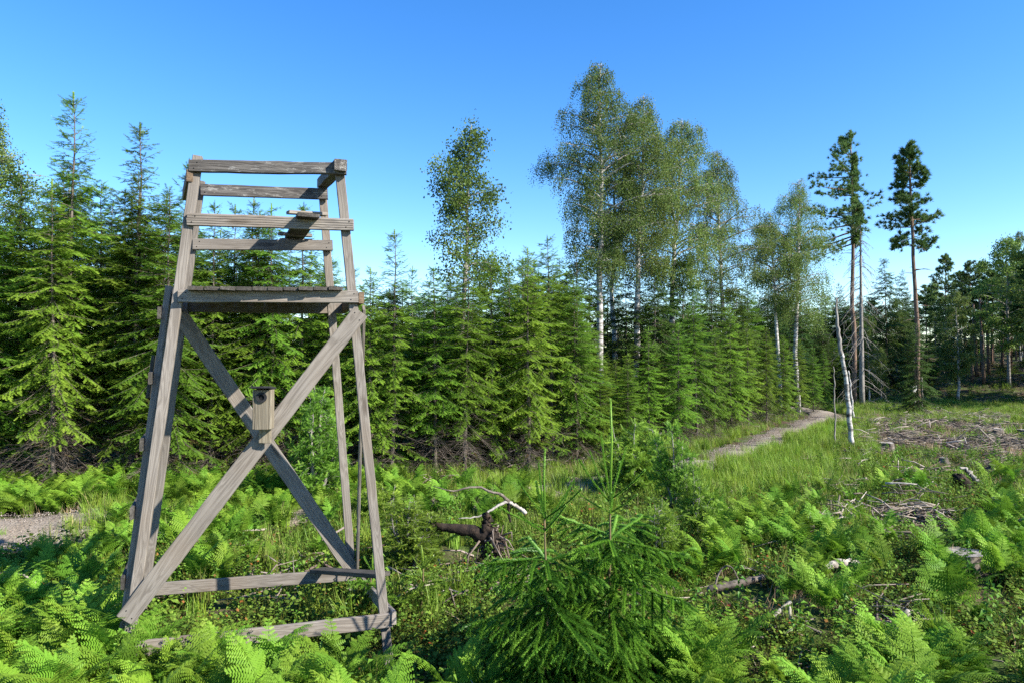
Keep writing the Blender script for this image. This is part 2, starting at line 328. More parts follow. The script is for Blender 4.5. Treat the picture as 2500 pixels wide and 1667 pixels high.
# ------------------------------------------------------------------ hunting stand
BASE = Vector((-2.0, 5.6, 0))
stand = empty('hunting_stand', BASE, 'tall weathered grey wooden hunting stand with open railings and slatted platform', 'hunting stand')
_g = Geo(); _g.tube([(0, 0, -.004), (0, 0, .002)], [.0045, .0045], 6); NAIL = _g.build('nail', M_hole_shade_nail)
def plank(name, p0, p1, w, t, nrm, material, parent, ext=0.0, seed=0, rough=0.0, grooves=0, nails=0):
    """plank from p0 to p1 (centre line), width w, thickness t along nrm; its own X runs along the grain"""
    p0 = Vector(p0); p1 = Vector(p1); x = (p1 - p0).normalized(); p0 = p0 - x * ext; p1 = p1 + x * ext
    L = (p1 - p0).length; z = Vector(nrm); z = (z - x * z.dot(x)).normalized(); y = z.cross(x)
    gp = []
    for k in range(grooves):
        q = (k + 1) / (grooves + 1) * 2 - 1; gp += [(q + .05, 0), (q + .025, -.0035), (q - .025, -.0035), (q - .05, 0)]
    gp = gp[::1]; gp.sort(key=lambda e: -e[0])
    rg = np.random.default_rng(seed + int(abs(p0.x * 100) + abs(p1.z * 1000)))
    bm = bmesh.new(); nseg = max(2, int(L / .12)); rings = []
    for k in range(nseg + 1):
        u = k / nseg * L; ww = w / 2 * (1 + rg.uniform(-.02, .02) + rough * rg.uniform(-.5, .5)); tt = t / 2 * (1 + rough * rg.uniform(-.4, .4))
        oy = rg.uniform(-1, 1) * .0012 + rough * rg.uniform(-.012, .012)
        du = [rg.uniform(-.004, .004) - rough * rg.uniform(0, .03) for _ in range(16)] if k in (0, nseg) else [0] * 16
        c = min(.004, tt * .3)
        prof = [(-ww + c, -tt), (ww - c, -tt), (ww, -tt + c), (ww, tt - c), (ww - c, tt)] + [(e[0] * ww, tt + e[1]) for e in gp] + [(-ww + c, tt), (-ww, tt - c), (-ww, -tt + c)]
        rings.append([bm.verts.new((u + du[q // 2], a + oy, b)) for q, (a, b) in enumerate(prof)])
    for a, b in zip(rings, rings[1:]):
        for q in range(len(a)): bm.faces.new((a[q], a[(q + 1) % len(a)], b[(q + 1) % len(a)], b[q]))
    bm.faces.new(rings[0][::-1]); bm.faces.new(rings[-1])
    bmesh.ops.recalc_face_normals(bm, faces=bm.faces)
    me = bpy.data.meshes.new(name); bm.to_mesh(me); bm.free(); me.materials.append(material)
    o = bpy.data.objects.new(name, me); COL.objects.link(o)
    mw = Matrix((x, y, z)).transposed().to_4x4(); mw.translation = p0
    o.parent = parent
    par = parent; off_ = Vector((0, 0, 0))
    while par: off_ += par.location; par = par.parent
    o.matrix_basis = Matrix.Translation(-off_) @ mw
    if nails:
        for ux in (.045, L - .045):
            for k_ in (-1, 1):
                no = link('nail', NAIL, o, (ux + k_ * .012, k_ * w * .24, t / 2 + .0005))
    return o
def corner_d(k, y):      # depth of the legs by photo row: straight in height
    top = dict(FL=5.15, FR=5.38, BL=5.95, BR=6.30)[k]; bot = dict(FL=4.80, FR=5.30, BL=5.90, BR=6.50)[k]
    t = (y - 360) / (1600 - 360)
    return top + (bot - top) * t
W_ = Vector((.956, .292, 0)).normalized(); NF = Vector((W_.y, -W_.x, 0))     # along the front, and its outward normal
DP = -NF
legs = {'FL': ((483, 383), (321, 1520)), 'FR': ((827, 396), (951, 1640)), 'BR': ((786, 452), (870, 1545)), 'BL': ((490, 442), (352, 1455))}
LW = .072
LEG = {}
for k, (a, b) in legs.items():
    pa, pb = U(*a, corner_d(k, a[1])), U(*b, corner_d(k, b[1]))
    if pb.z > -.25: pb = pb + (pb - pa).normalized() * ((pb.z + .25) / abs((pb - pa).normalized().z))
    LEG[k] = (pa, pb)
    plank('leg', pa, pb, LW, .046, NF, M_wood, stand, seed=ord(k[0]) * 7 + ord(k[1]))
def on(k, py, dn=0.0):   # depth at a corner, dn towards the viewer
    return corner_d(k, py) - dn
# front rails (proud of the legs by half leg + half rail)
fo = .046
plank('rail', U(463, 406, on('FL', 406, fo)), U(846, 413.5, on('FR', 413, fo)), .090, .045, NF, M_old, stand, rough=.10, nails=1)
plank('rail', U(457, 536, on('FL', 536, fo - .006)), U(863, 550, on('FR', 550, fo - .006)), .092, .034, NF, M_wood, stand, seed=5, grooves=4, nails=1)
# back rails
plank('rail', U(490, 464, on('BL', 464, .04)), U(800, 475, on('BR', 475, .04)), .100, .034, NF, M_old, stand, seed=9, rough=.02, nails=1)
plank('rail', U(470, 597, on('BL', 597, .04)), U(812, 600, on('BR', 600, .04)), .096, .034, NF, M_wood, stand, seed=11, nails=1)
# side rails at the top
plank('side_rail', U(463, 429, 5.08), U(452, 478, 5.98), .092, .045, -W_, M_brown, stand, seed=2)
plank('side_rail', U(832, 403, 5.26), U(787, 449, 6.36), .085, .095, W_, M_old, stand, seed=3, rough=.04)
# platform: front and back boards, side joists, deck boards
plank('joist', U(434, 723, on('FL', 723, fo - .004)), U(875, 725.5, on('FR', 725, fo - .004)), .094, .036, NF, M_wood, stand, seed=21, nails=1)
plank('joist', U(447, 748, on('BL', 748, -.045)), U(842, 753, on('BR', 753, -.045)), .105, .045, NF, M_wood, stand, seed=22, nails=1)
plank('joist', U(883, 727, on('FR', 727, .03)), U(838, 753, on('BR', 750, -.08)), .092, .04, W_, M_brown, stand, seed=23)
plank('joist', U(430, 727, on('FL', 727, -.02)), U(437, 752, on('BL', 750, -.08)), .092, .04, W_, M_brown, stand, seed=24)
fl0 = U(457.5, 704.5, on('FL', 704, .135)); fr0 = U(838, 704.5, on('FR', 704, .135))
bl0 = U(466, 731, on('BL', 731, -.10)); br0 = U(812, 735, on('BR', 735, -.10))
rg = np.random.default_rng(8)
for k in range(10):
    u = (k + .5) / 10
    a = fl0.lerp(fr0, u); b = bl0.lerp(br0, u)
    a = a + NF * rg.uniform(-.012, .012) + Vector((0, 0, rg.uniform(-.003, .003)))
    plank('deck_board', a, b, .106, .028, (0, 0, 1), M_deck, stand, seed=40 + k)
# front brace and back brace
plank('brace', U(880, 762, on('FR', 760, .045)), U(305, 1512, on('FL', 1500, .05)), .128, .024, NF, M_wood, stand, seed=31, nails=1)
plank('brace', U(428, 752, on('BL', 780, .04)), U(862, 1392, on('BR', 1392, .04)), .128, .024, NF, M_wood, stand, seed=32, nails=1)
# side brace (right), seen on edge
plank('brace', U(888, 752, 5.46), U(872, 1388, 6.46), .10, .022, W_, M_wood, stand, seed=33)
# lower rails
plank('rail', U(330, 1583, on('FL', 1570, .04)), U(958, 1512, on('FR', 1512, .04)), .104, .034, NF, M_wood, stand, seed=34, nails=1)
plank('rail', U(365, 1438, on('BL', 1438, .045)), U(868, 1401, on('BR', 1402, .045)), .105, .03, NF, M_wood, stand, seed=35, nails=1)
plank('rail', U(962, 1507, 5.24), U(884, 1420, 6.62), .10, .035, W_, M_wood, stand, seed=36)
plank('step_board', U(773, 1391, 6.30), U(935, 1402, 5.42), .13, .034, (0, 0, 1), M_deck, stand, seed=37)
# rifle-rest seat on the right: long board over both middle rails, cross cleats
plank('seat_board', U(754, 525, 5.12), U(717, 583, 6.50), .165, .03, (0, 0, 1), M_deck, stand, seed=38)
plank('cleat', U(703, 519, 5.35), U(796, 524, 5.56), .055, .028, (0, 0, 1), M_wood, stand, seed=39)
plank('cleat', U(681, 571, 6.02), U(760, 576, 6.2), .05, .028, (0, 0, 1), M_wood, stand, seed=40)
plank('cleat', U(684, 586, 6.28), U(760, 588, 6.46), .05, .03, (0, 0, 1), M_wood, stand, seed=41)
# ladder leaning on the left side
ladder = empty('ladder', (0, 0, 0), None, None); ladder.parent = stand; del_ = None
s1 = (U(413, 700, 5.11), U(297, 1560, 4.86)); s2 = (U(427, 708, 5.55), U(318, 1500, 5.32))
plank('stringer', *s1, .045, .05, NF, M_wood, ladder, seed=51)
plank('stringer', *s2, .045, .05, NF, M_wood, ladder, seed=52)
for k, u in enumerate((.08, .27, .46, .65, .84)):
    a = s1[0].lerp(s1[1], u); b = s2[0].lerp(s2[1], u); o_ = -W_ * .038
    plank('rung', a + o_, b + o_, .09, .026, -W_, M_deck, ladder, ext=.07, seed=53 + k)
a, b = s1[0].lerp(s1[1], .205), s1[0].lerp(s1[1], .33)
plank('splice_board', a - W_ * .062 + DP * .12, b - W_ * .062 + DP * .12, .09, .02, -W_, M_deck, ladder, seed=60)

# nest box fixed to the crossing of the braces
nb = U(645, 1000, 4.98)
nest = empty('nest_box', nb, 'pale wooden nest box with black entrance ring hanging where the braces cross', 'nest box')
nest.rotation_euler = (0, 0, math.atan2(W_.y, W_.x) * .45)
def boxm(name, lo, hi, material, parent, bev=.003):
    bm = bmesh.new(); bmesh.ops.create_cube(bm, size=1)
    lo = Vector(lo); hi = Vector(hi)
    for v in bm.verts: v.co = Vector([(lo[q] + hi[q]) / 2 + v.co[q] * (hi[q] - lo[q]) for q in range(3)])
    bmesh.ops.bevel(bm, geom=bm.edges[:], offset=bev, segments=1, affect='EDGES')
    me = bpy.data.meshes.new(name); bm.to_mesh(me); bm.free(); me.materials.append(material)
    return link(name, me, parent)
pxm = 4.98 / FPX
hw = 15.6 * pxm; zt = 50 * pxm; zb = -45.5 * pxm; dp = .085
# boards' grain is vertical: build upright boards with local X up
def vboard(name, lo, hi, material, parent):
    o = boxm(name, (lo[2], lo[1], -hi[0]), (hi[2], hi[1], -lo[0]), material, parent); o.rotation_euler = (0, R_(-90), 0); return o
vboard('front_board', (-hw, -dp, zb), (hw, -dp + .018, zt), M_box, nest)
vboard('side_board', (-hw - .001 - .016, -dp + .002, zb + .002), (-hw - .001, .03, zt), M_box, nest)
vboard('side_board', (hw + .001, -dp + .002, zb + .002), (hw + .018, .03, zt), M_box, nest)
vboard('back_board', (-hw + .002, .032, -82 * pxm), (hw - .004, .052, zt + .01), M_box, nest)
bm = bmesh.new(); bmesh.ops.create_circle(bm, cap_ends=True, segments=20, radius=hw - .004)
geo = bmesh.ops.extrude_face_region(bm, geom=bm.faces[:]); bmesh.ops.translate(bm, verts=[v for v in geo['geom'] if isinstance(v, bmesh.types.BMVert)], vec=(0, 0, .019))
bmesh.ops.recalc_face_normals(bm, faces=bm.faces)
me = bpy.data.meshes.new('tail'); bm.to_mesh(me); bm.free(); me.materials.append(M_box)
ta = link('tail', me, nest, (0, .0515, -68 * pxm), (R_(90), 0, 0)); ta.name = 'rounded_foot'
boxm('floor_board', (-hw + .001, -dp + .019, zb + .001), (hw - .001, .031, zb + .016), M_box, nest)
rf = boxm('roof', (-hw - .018, -dp - .07, zt + .002), (hw + .022, .06, zt + .018), M_black, nest); rf.rotation_euler = (R_(-4), 0, 0)
bm = bmesh.new()
r0, r1 = 12.2 * pxm, 7.0 * pxm; th = np.arange(28) * 2 * np.pi / 28
ro = [[bm.verts.new((r * math.cos(t), y, r * math.sin(t))) for t in th] for r, y in ((r0, 0), (r0, -.012), (r1, -.012), (r1, 0))]
for a_, b_ in zip(ro, ro[1:]):
    for q in range(28): bm.faces.new((a_[q], a_[(q + 1) % 28], b_[(q + 1) % 28], b_[q]))
bmesh.ops.recalc_face_normals(bm, faces=bm.faces)
me = bpy.data.meshes.new('entrance_ring'); bm.to_mesh(me); bm.free(); me.materials.append(M_black)
link('entrance_ring', me, nest, (0, -dp, 32 * pxm))
bm = bmesh.new(); bmesh.ops.create_circle(bm, cap_ends=True, segments=24, radius=r1)
me = bpy.data.meshes.new('hole_shade_disc'); bm.to_mesh(me); bm.free(); me.materials.append(M_hole_shade_nail)
link('hole_shade_disc', me, nest, (0, -dp - .002, 32 * pxm), (R_(90), 0, 0))  # flat disc on a solid board; the hole's inner shade is its colour

# ------------------------------------------------------------------ plant templates
def needle_sprig(n=9, w=.03, fwd=.06, seed=0, up=.65):
    """flat spruce spray of unit length along X; width in metres"""
    r = np.random.default_rng(seed); v = []; f = []
    for k in range(n):
        x = (k + .3) / n
        for s in (-1, 1):
            a = s * (1 + r.uniform(-.2, .2)); z = r.uniform(-.3, .9) * up
            q = len(v); hb = .42 / n
            v += [(x - hb, 0, 0), (x + hb, 0, 0), (x + fwd + r.uniform(0, .05), a * w, z * w)]
            f.append((q, q + 1, q + 2))
    q = len(v); v += [(.93, -.005, 0), (.93, .005, 0), (1.06, 0, .004)]; f.append((q, q + 1, q + 2))
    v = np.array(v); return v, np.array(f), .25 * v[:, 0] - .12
SPR = needle_sprig(7, .025)
SPRL = needle_sprig(6, .045, fwd=.09, seed=2)

def spruce(seed, Ht=6.5, Rad=1.35, whorl=.36, dead=1.3, lift=0.0, needles=M_spruce, spr=SPR, dens=1.0, twstep=.072, droop=.38, thin_top=.0, tmax=.20):
    r = np.random.default_rng(seed); wood = Geo(); cr = Geo()
    zs = np.linspace(0, Ht, 14); wob = np.cumsum(r.normal(0, .012, (14, 2)), axis=0)
    tp = np.column_stack([wob, zs]); wood.tube(tp, .0085 * Ht * (1 - zs / Ht) ** 1.05 + .004, 6)
    P = []; D = []; S = []; T = []
    def twig(p, d, l, t):
        P.append(p); D.append(d); S.append(l); T.append(t)
    z = .25
    top_axis = lambda z: np.array([np.interp(z, zs, wob[:, 0]), np.interp(z, zs, wob[:, 1]), z])
    while z < Ht - .12:
        t = 1 - z / Ht
        nb = r.integers(4, 6)
        az0 = r.uniform(0, 6.28)
        for kind in range(2):
            for b in range(nb if kind == 0 else max(2, int(nb * .8 * dens))):
                zb = z + (r.normal(0, .06) if kind == 0 else r.uniform(.05, whorl * .9))
                if zb > Ht - .1: continue
                tb = 1 - zb / Ht
                L = Rad * min(1.0, tb * 1.9 + .07) ** (.8 + thin_top) * r.uniform(.72, 1.15) * (1 if kind == 0 else r.uniform(.4, .8))
                if L < .06 or r.random() < .09: continue
                az = az0 + b * 6.283 / nb + r.normal(0, .25) + kind * .6
                el = R_(46 - 68 * min(1, tb * 1.7) ** .6) + r.normal(0, .22) + lift
                h = np.array([math.cos(az), math.sin(az), 0]); side = np.array([-h[1], h[0], 0])
                base = top_axis(zb); n = max(3, int(L / twstep)); us = np.linspace(0, 1, n + 1)
                sag = (.10 + .25 * tb) * L
                pts = base + np.outer(us * L * math.cos(el), h) + np.outer(us * L * math.sin(el) - sag * us ** 2 + .7 * sag * us ** 3, [0, 0, 1]) + np.outer(np.sin(us * 3) * L * r.normal(0, .05), side)
                deadb = zb < dead * r.uniform(.55, 1.15)
                wood.tube(pts[::2] if n > 5 else pts, np.linspace(.004 + .006 * L, .002, len(pts[::2] if n > 5 else pts)), 3, cap=False)
                if deadb:
                    for q in range(2, n):
                        for s in (-1, 1):
                            if r.random() < .75:
                                d = h * .6 + side * s * .8 + np.array([0, 0, r.normal(-.15, .25)]); l = .35 * L * r.uniform(.4, 1)
                                wood.tube([pts[q], pts[q] + d * l * .5 + r.normal(0, .02, 3), pts[q] + d * l], [.003, .002, .0015], 3, cap=False)
                    if r.random() < .5:
                        [twig(pts[-1 - qq], h + np.array([r.normal(0, .4), r.normal(0, .4), -.2]), .16, r.uniform(0, .3)) for qq in range(3)]
                    continue
                start = .12 + .25 * tb * (L > .7)
                fresh = r.uniform(-.14, .14)
                for q in range(1, n + 1):
                    u = us[q]
                    if u < start: continue
                    tw = np.gradient(pts, axis=0)[q]; tw /= np.linalg.norm(tw)
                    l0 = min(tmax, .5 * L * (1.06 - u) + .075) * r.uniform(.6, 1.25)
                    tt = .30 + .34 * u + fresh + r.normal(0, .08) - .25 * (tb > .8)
                    for s in (-1, 1):
                        a = R_(r.uniform(38, 62)); d = tw * math.cos(a) + side * s * math.sin(a) + np.array([0, 0, -droop * r.uniform(.2, 1.3)])
                        twig(pts[q], d, l0, tt)
                        if l0 > .15:
                            dn = d / np.linalg.norm(d)
                            for w_ in (.35, .6, .8):
                                s3 = 1 if r.random() < .5 else -1
                                d3 = dn * .75 + np.cross([0, 0, 1], dn) * s3 * .7 + np.array([0, 0, -droop * .6])
                                twig(pts[q] + dn * l0 * w_, d3, l0 * .48, tt + .06)
                twig(pts[-1], np.gradient(pts, axis=0)[-1], min(.2, .1 + .1 * L), .72 + r.normal(0, .08))
        z += whorl * r.uniform(.8, 1.2) * (.75 + .2 * (1 - t))
    tip = top_axis(Ht); twig(tip - [0, 0, .3], np.array([.02, .01, 1.]), .33, .6); twig(tip - [0, 0, .3], np.array([.01, .02, 1.]), .3, .6)
    P = np.array(P); D = np.array(D); S = np.array(S); T = np.array(T)
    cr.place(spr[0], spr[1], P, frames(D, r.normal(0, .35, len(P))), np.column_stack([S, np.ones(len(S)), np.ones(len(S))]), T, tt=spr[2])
    return [('trunk', wood.build('spruce_trunk', M_bark)), ('crown', cr.build('spruce_crown', needles))]

def leaf_string(n=10, size=.05, seed=0, spread=.05):
    r = np.random.default_rng(seed); v = []; f = []
    for k in range(n):
        x = (k + .5) / n; c = np.array([x, r.normal(0, spread), r.normal(0, spread)])
        a = r.normal(0, 1, 3); a[0] += .8; a /= np.linalg.norm(a); b = np.cross(a, r.normal(0, 1, 3)); b /= np.linalg.norm(b)
        s = size * r.uniform(.7, 1.25); q = len(v)
        kx = 1.0   # x is later scaled by string length; undo in placing
        v += [c - a * s * .55, c + b * s * .42, c + a * s * .6, c - b * s * .42]; f += [(q, q + 1, q + 2), (q, q + 2, q + 3)]
    return np.array(v), np.array(f)
def leaf_cluster(n, size, rad, seed):
    r = np.random.default_rng(seed); v = []; f = []
    for k in range(n):
        c = r.normal(0, rad, 3); a = r.normal(0, 1, 3); a[2] -= .5; a /= np.linalg.norm(a); b = np.cross(a, r.normal(0, 1, 3)); b /= np.linalg.norm(b)
        s = size * r.uniform(.7, 1.25); q = len(v)
        v += [c - a * s * .55, c + b * s * .42, c + a * s * .6, c - b * s * .42]; f += [(q, q + 1, q + 2), (q, q + 2, q + 3)]
    return np.array(v), np.array(f)

def broadleaf(seed, Ht, crown0, prof, leaf=M_birch, bark=M_birchbark, nbr=50, hang=.55, strings=9, lsize=.05, lean=(0, 0), rad=.011, el0=55, clump=False, az_w=None, gap=0.0):
    """trunk with rising limbs; birch: hanging leaf strings; clump: leaf clusters. prof(u) crown radius by relative crown height"""
    r = np.random.default_rng(seed); wood = Geo(); cr = Geo()
    n = 16; zs = np.linspace(0, Ht, n); wob = np.cumsum(r.normal(0, .006 * Ht, (n, 2)), axis=0) * .5
    wob += np.outer((zs / Ht) ** 1.5, lean)
    tp = np.column_stack([wob, zs]); wood.tube(tp, rad * Ht * (1 - zs / Ht) ** .9 + .008, 7)
    ax = lambda z: np.array([np.interp(z, zs, wob[:, 0]), np.interp(z, zs, wob[:, 1]), z])
    P = []; D = []; S = []; T = []
    def leaves(p, outdir, k):
        for _ in range(k):
            q = p + r.normal(0, .06, 3) * (1.5 if clump else 1)
            if clump:
                d = r.normal(0, 1, 3); S.append(r.uniform(.7, 1.3))
            else:
                d = outdir * r.uniform(0, .35) + np.array([r.normal(0, .16), r.normal(0, .16), -1]); S.append(hang * r.uniform(.35, 1.2))
            P.append(q); D.append(d); T.append(np.clip(r.normal(.5, .2), .02, .98))
    for b in range(nbr):
        u = (b + r.random()) / nbr; zb = crown0 * .92 + (Ht - crown0 * .92) * u ** 1.05
        az = b * 2.4 + r.normal(0, .3); L = prof(u) * r.uniform(.35, 1.3); dens = r.uniform(.4, 1.2) * min(1.0, (L + .12) / (.55 * prof(.4)))
        if az_w: L *= az_w(az)
        if L < .1 or r.random() < max(gap, .12): continue
        el = R_(el0 * (1 - .25 * (1 - u))) + r.normal(0, .13)
        h = np.array([math.cos(az), math.sin(az), 0]); m = 8; us = np.linspace(0, 1, m)
        bend = r.normal(0, .15)
        rise = L * math.tan(el) * .62
        pts = ax(min(zb, Ht * .985)) + np.outer(us * L, h) + np.outer(us * rise - rise * .55 * us ** 2.2, [0, 0, 1]) + np.outer(us ** 2 * L * bend, [-h[1], h[0], 0])
        if pts[-1, 2] > Ht * 1.02: pts[:, 2] -= (pts[-1, 2] - Ht * 1.02) * us
        wood.tube(pts, np.linspace(.010 + .016 * L, .004, m), 4, cap=False)
        for q in range(4 if clump else 2, m):
            leaves(pts[q], h, int(strings * .12 * dens + r.random()))
            for s in (-1, 1):
                if r.random() < .85:
                    d2 = h * .6 + np.array([-h[1], h[0], 0]) * s * .75 + np.array([0, 0, r.normal(.25, .25)]); l2 = L * .45 * (1.15 - us[q]) * r.uniform(.6, 1.3) + .1
                    p2 = np.array([pts[q], pts[q] + d2 * l2 * .55, pts[q] + d2 * l2 - np.array([0, 0, .12 * l2])])
                    wood.tube(p2, [.006, .004, .002], 3, cap=False)
                    for w in (.45, .75, 1.0, 1.05): leaves(pts[q] + d2 * l2 * w, h, int(strings * .17 * dens + r.random()))
    # leader
    for q in np.linspace(.9, 1, 5): leaves(ax(Ht * q), np.array([0, 0, 1.]), max(2, strings // 3))
    P = np.array(P); D = np.array(D); S = np.array(S); T = np.array(T); K = len(P)
    if clump:
        for vv in range(3):
            tv, tf = leaf_cluster(14, lsize * .85, .10, seed + vv); w = np.arange(K) % 3 == vv
            cr.place(tv, tf, P[w], frames(D[w]), np.column_stack([S[w]] * 3), T[w])
    else:
        for vv in range(3):
            w = np.arange(K) % 3 == vv
            tv, tf = leaf_string(13, lsize * .8, seed + vv, .04)
            tv = tv.copy(); c = tv.reshape(-1, 4, 3).mean(1, keepdims=True); loc = tv.reshape(-1, 4, 3) - c
            Rm = frames(D[w]); kk = int(w.sum()); s_ = S[w]
            cen = np.repeat(c.reshape(1, -1, 1, 3), kk, 0) * np.stack([s_, np.ones(kk), np.ones(kk)], -1)[:, None, None, :]
            V = (cen + loc[None]).reshape(kk, -1, 3)
            V = np.einsum('kij,knj->kni', Rm, V) + P[w][:, None]
            nn = V.shape[1]; F = (tf[None] + (np.arange(kk) * nn)[:, None, None]).reshape(-1, 3)
            tn = np.clip(np.repeat(T[w], nn) + np.repeat(r.normal(0, .13, kk * nn // 4), 4), 0, 1)
            cr.add(V.reshape(-1, 3), F, tn)
    return [('trunk', wood.build('broadleaf_trunk', bark)), ('crown', cr.build('broadleaf_crown', leaf))]

def tuft(n=26, rad=.17, w=.016, seed=0):
    r = np.random.default_rng(seed); v = []; f = []
    for k in range(n):
        d = r.normal(0, 1, 3); d[0] += .9; d[2] += .3; d /= np.linalg.norm(d); b = np.cross(d, r.normal(0, 1, 3)); b /= np.linalg.norm(b); q = len(v)
        v += [b * w, -b * w, d * rad * r.uniform(.7, 1.15)]; f.append((q, q + 1, q + 2))
    return np.array(v), np.array(f)
TUFT = tuft()
def pine(seed, Ht, crown0, prof, az_w=None, nbr=46, rad=.0082, tuftscale=1.0, lean=(0, 0), needles=M_pine, stubs=10, el=12, nt=1.0):
    r = np.random.default_rng(seed); wood = Geo(); cr = Geo()
    n = 18; zs = np.linspace(0, Ht, n); wob = np.cumsum(r.normal(0, .004 * Ht, (n, 2)), axis=0) * .4 + np.outer((zs / Ht), lean)
    tp = np.column_stack([wob, zs]); wood.tube(tp, rad * Ht * (1 - zs / Ht) ** .75 + .02, 8)
    ax = lambda z: np.array([np.interp(z, zs, wob[:, 0]), np.interp(z, zs, wob[:, 1]), z])
    P = []; D = []; S = []; T = []
    for b in range(nbr):
        u = (b + r.random()) / nbr; zb = crown0 + (Ht * .985 - crown0) * u
        az = b * 2.4 + r.normal(0, .35); L = prof(u) * r.uniform(.7, 1.15) * (az_w(az) if az_w else 1)
        if L < .12 or r.random() < .12: continue
        h = np.array([math.cos(az), math.sin(az), 0]); side = np.array([-h[1], h[0], 0]); m = 7; us = np.linspace(0, 1, m)
        e = R_(el + 25 * u ** 2) + r.normal(0, .12) - .25 * (u < .15)
        pts = ax(zb) + np.outer(us * L, h) + np.outer(us * L * math.tan(e) - .25 * L * us ** 2 + .22 * L * us ** 3, [0, 0, 1]) + np.outer(us ** 2 * L * r.normal(0, .15), side)
        wood.tube(pts, np.linspace(.008 + .014 * L, .006, m), 4, cap=False)
        t0 = np.clip(r.normal(.5, .15), 0, 1)
        for q in range(2, m):
            for k in range(int((2 + 3 * us[q]) * nt * (1 + .5 * L))):
                o = side * r.normal(0, .20 * L * (1.15 - .5 * us[q]) + .04) + h * r.normal(0, .07 * L) + np.array([0, 0, r.normal(.04, .07)])
                P.append(pts[q] + o); D.append(h * .5 + o * 2 + np.array([0, 0, .35])); S.append(tuftscale * r.uniform(.7, 1.3)); T.append(t0 + r.normal(0, .15))
    for k in range(10): P.append(ax(Ht * r.uniform(.965, 1))); D.append(np.array([r.normal(0, .5), r.normal(0, .5), 1])); S.append(tuftscale); T.append(.6)
    for k in range(stubs):
        z = crown0 * r.uniform(.55, 1.0); az = r.uniform(0, 6.28); l = r.uniform(.25, .9) * Ht / 14; h = np.array([math.cos(az), math.sin(az), r.normal(0, .2)])
        wood.tube([ax(z), ax(z) + h * l * .6, ax(z) + h * l + [0, 0, -.1 * l]], [.02, .012, .005], 4, cap=False)
    P = np.array(P); D = np.array(D); S = np.array(S); T = np.clip(np.array(T), 0, 1)
    cr.place(TUFT[0], TUFT[1], P, frames(D, r.uniform(0, 6, len(P))), np.column_stack([S] * 3), T)
    return [('trunk', wood.build('pine_trunk', M_pinebark)), ('crown', cr.build('pine_crown', needles))]

def plant(name, parts, loc, label, cat, group=None, rotz=0, scale=(1, 1, 1), tilt=(0, 0)):
    o = empty(name, loc, label, cat, group, rotz, scale, tilt)
    for n, me in parts: link(n, me, o)
    return o
def base_at(px, d):
    x = (px - CX) / FPX * d; return Vector((x, d, gzf(x, d) - .05))
def hgt(py, d): return H + (877.2 - py) / FPX * d

# ------------------------------------------------------------------ the spruce row behind the road
rng = np.random.default_rng(21)
SV = [spruce(101, 6.5, 1.02, whorl=.215, dead=2.0), spruce(102, 6.5, .92, whorl=.24, lift=.08, thin_top=.15, dead=1.8), spruce(103, 6.5, 1.12, whorl=.205, dead=1.1),
      spruce(104, 6.5, 1.05, whorl=.215, dead=2.4, lift=-.08), spruce(105, 6.5, .98, whorl=.21, dead=1.8, droop=.5, lift=.05)]
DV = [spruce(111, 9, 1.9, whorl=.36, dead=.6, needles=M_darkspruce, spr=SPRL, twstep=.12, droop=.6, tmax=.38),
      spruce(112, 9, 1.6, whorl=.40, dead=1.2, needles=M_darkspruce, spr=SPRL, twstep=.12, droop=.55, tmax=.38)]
ROWG = 'young spruces in the row behind the gravel road'
ROWL = 'young green spruce in the dense row behind the gravel road'
FARG = 'spruces along the far bend of the road'
def put_spruce(px, top, d, v, label=ROWL, group=ROWG, href=6.5, wid=1.0, set_=SV, name='spruce'):
    b = base_at(px, d); h = hgt(top, d) - b.z; s = h / href
    return plant(name, set_[v % len(set_)], b, label, 'spruce', group, rng.uniform(0, 6.28), (s ** .65 * wid, s ** .65 * wid, s))
put_spruce(160, 222, 12.2, 1, 'tallest young spruce, its open pointed top high at the left', None, wid=1.05)
put_spruce(335, 300, 12.7, 1, 'second tallest young spruce, slim top left of the hunting stand', None, wid=1.1)
put_spruce(957, 562, 12.9, 1, 'slender spruce tip rising above its neighbours right of the stand', None, wid=1.0)
put_spruce(455, 385, 13.6, 1, 'thin spruce tip just left of the stand railing', None, wid=.9)
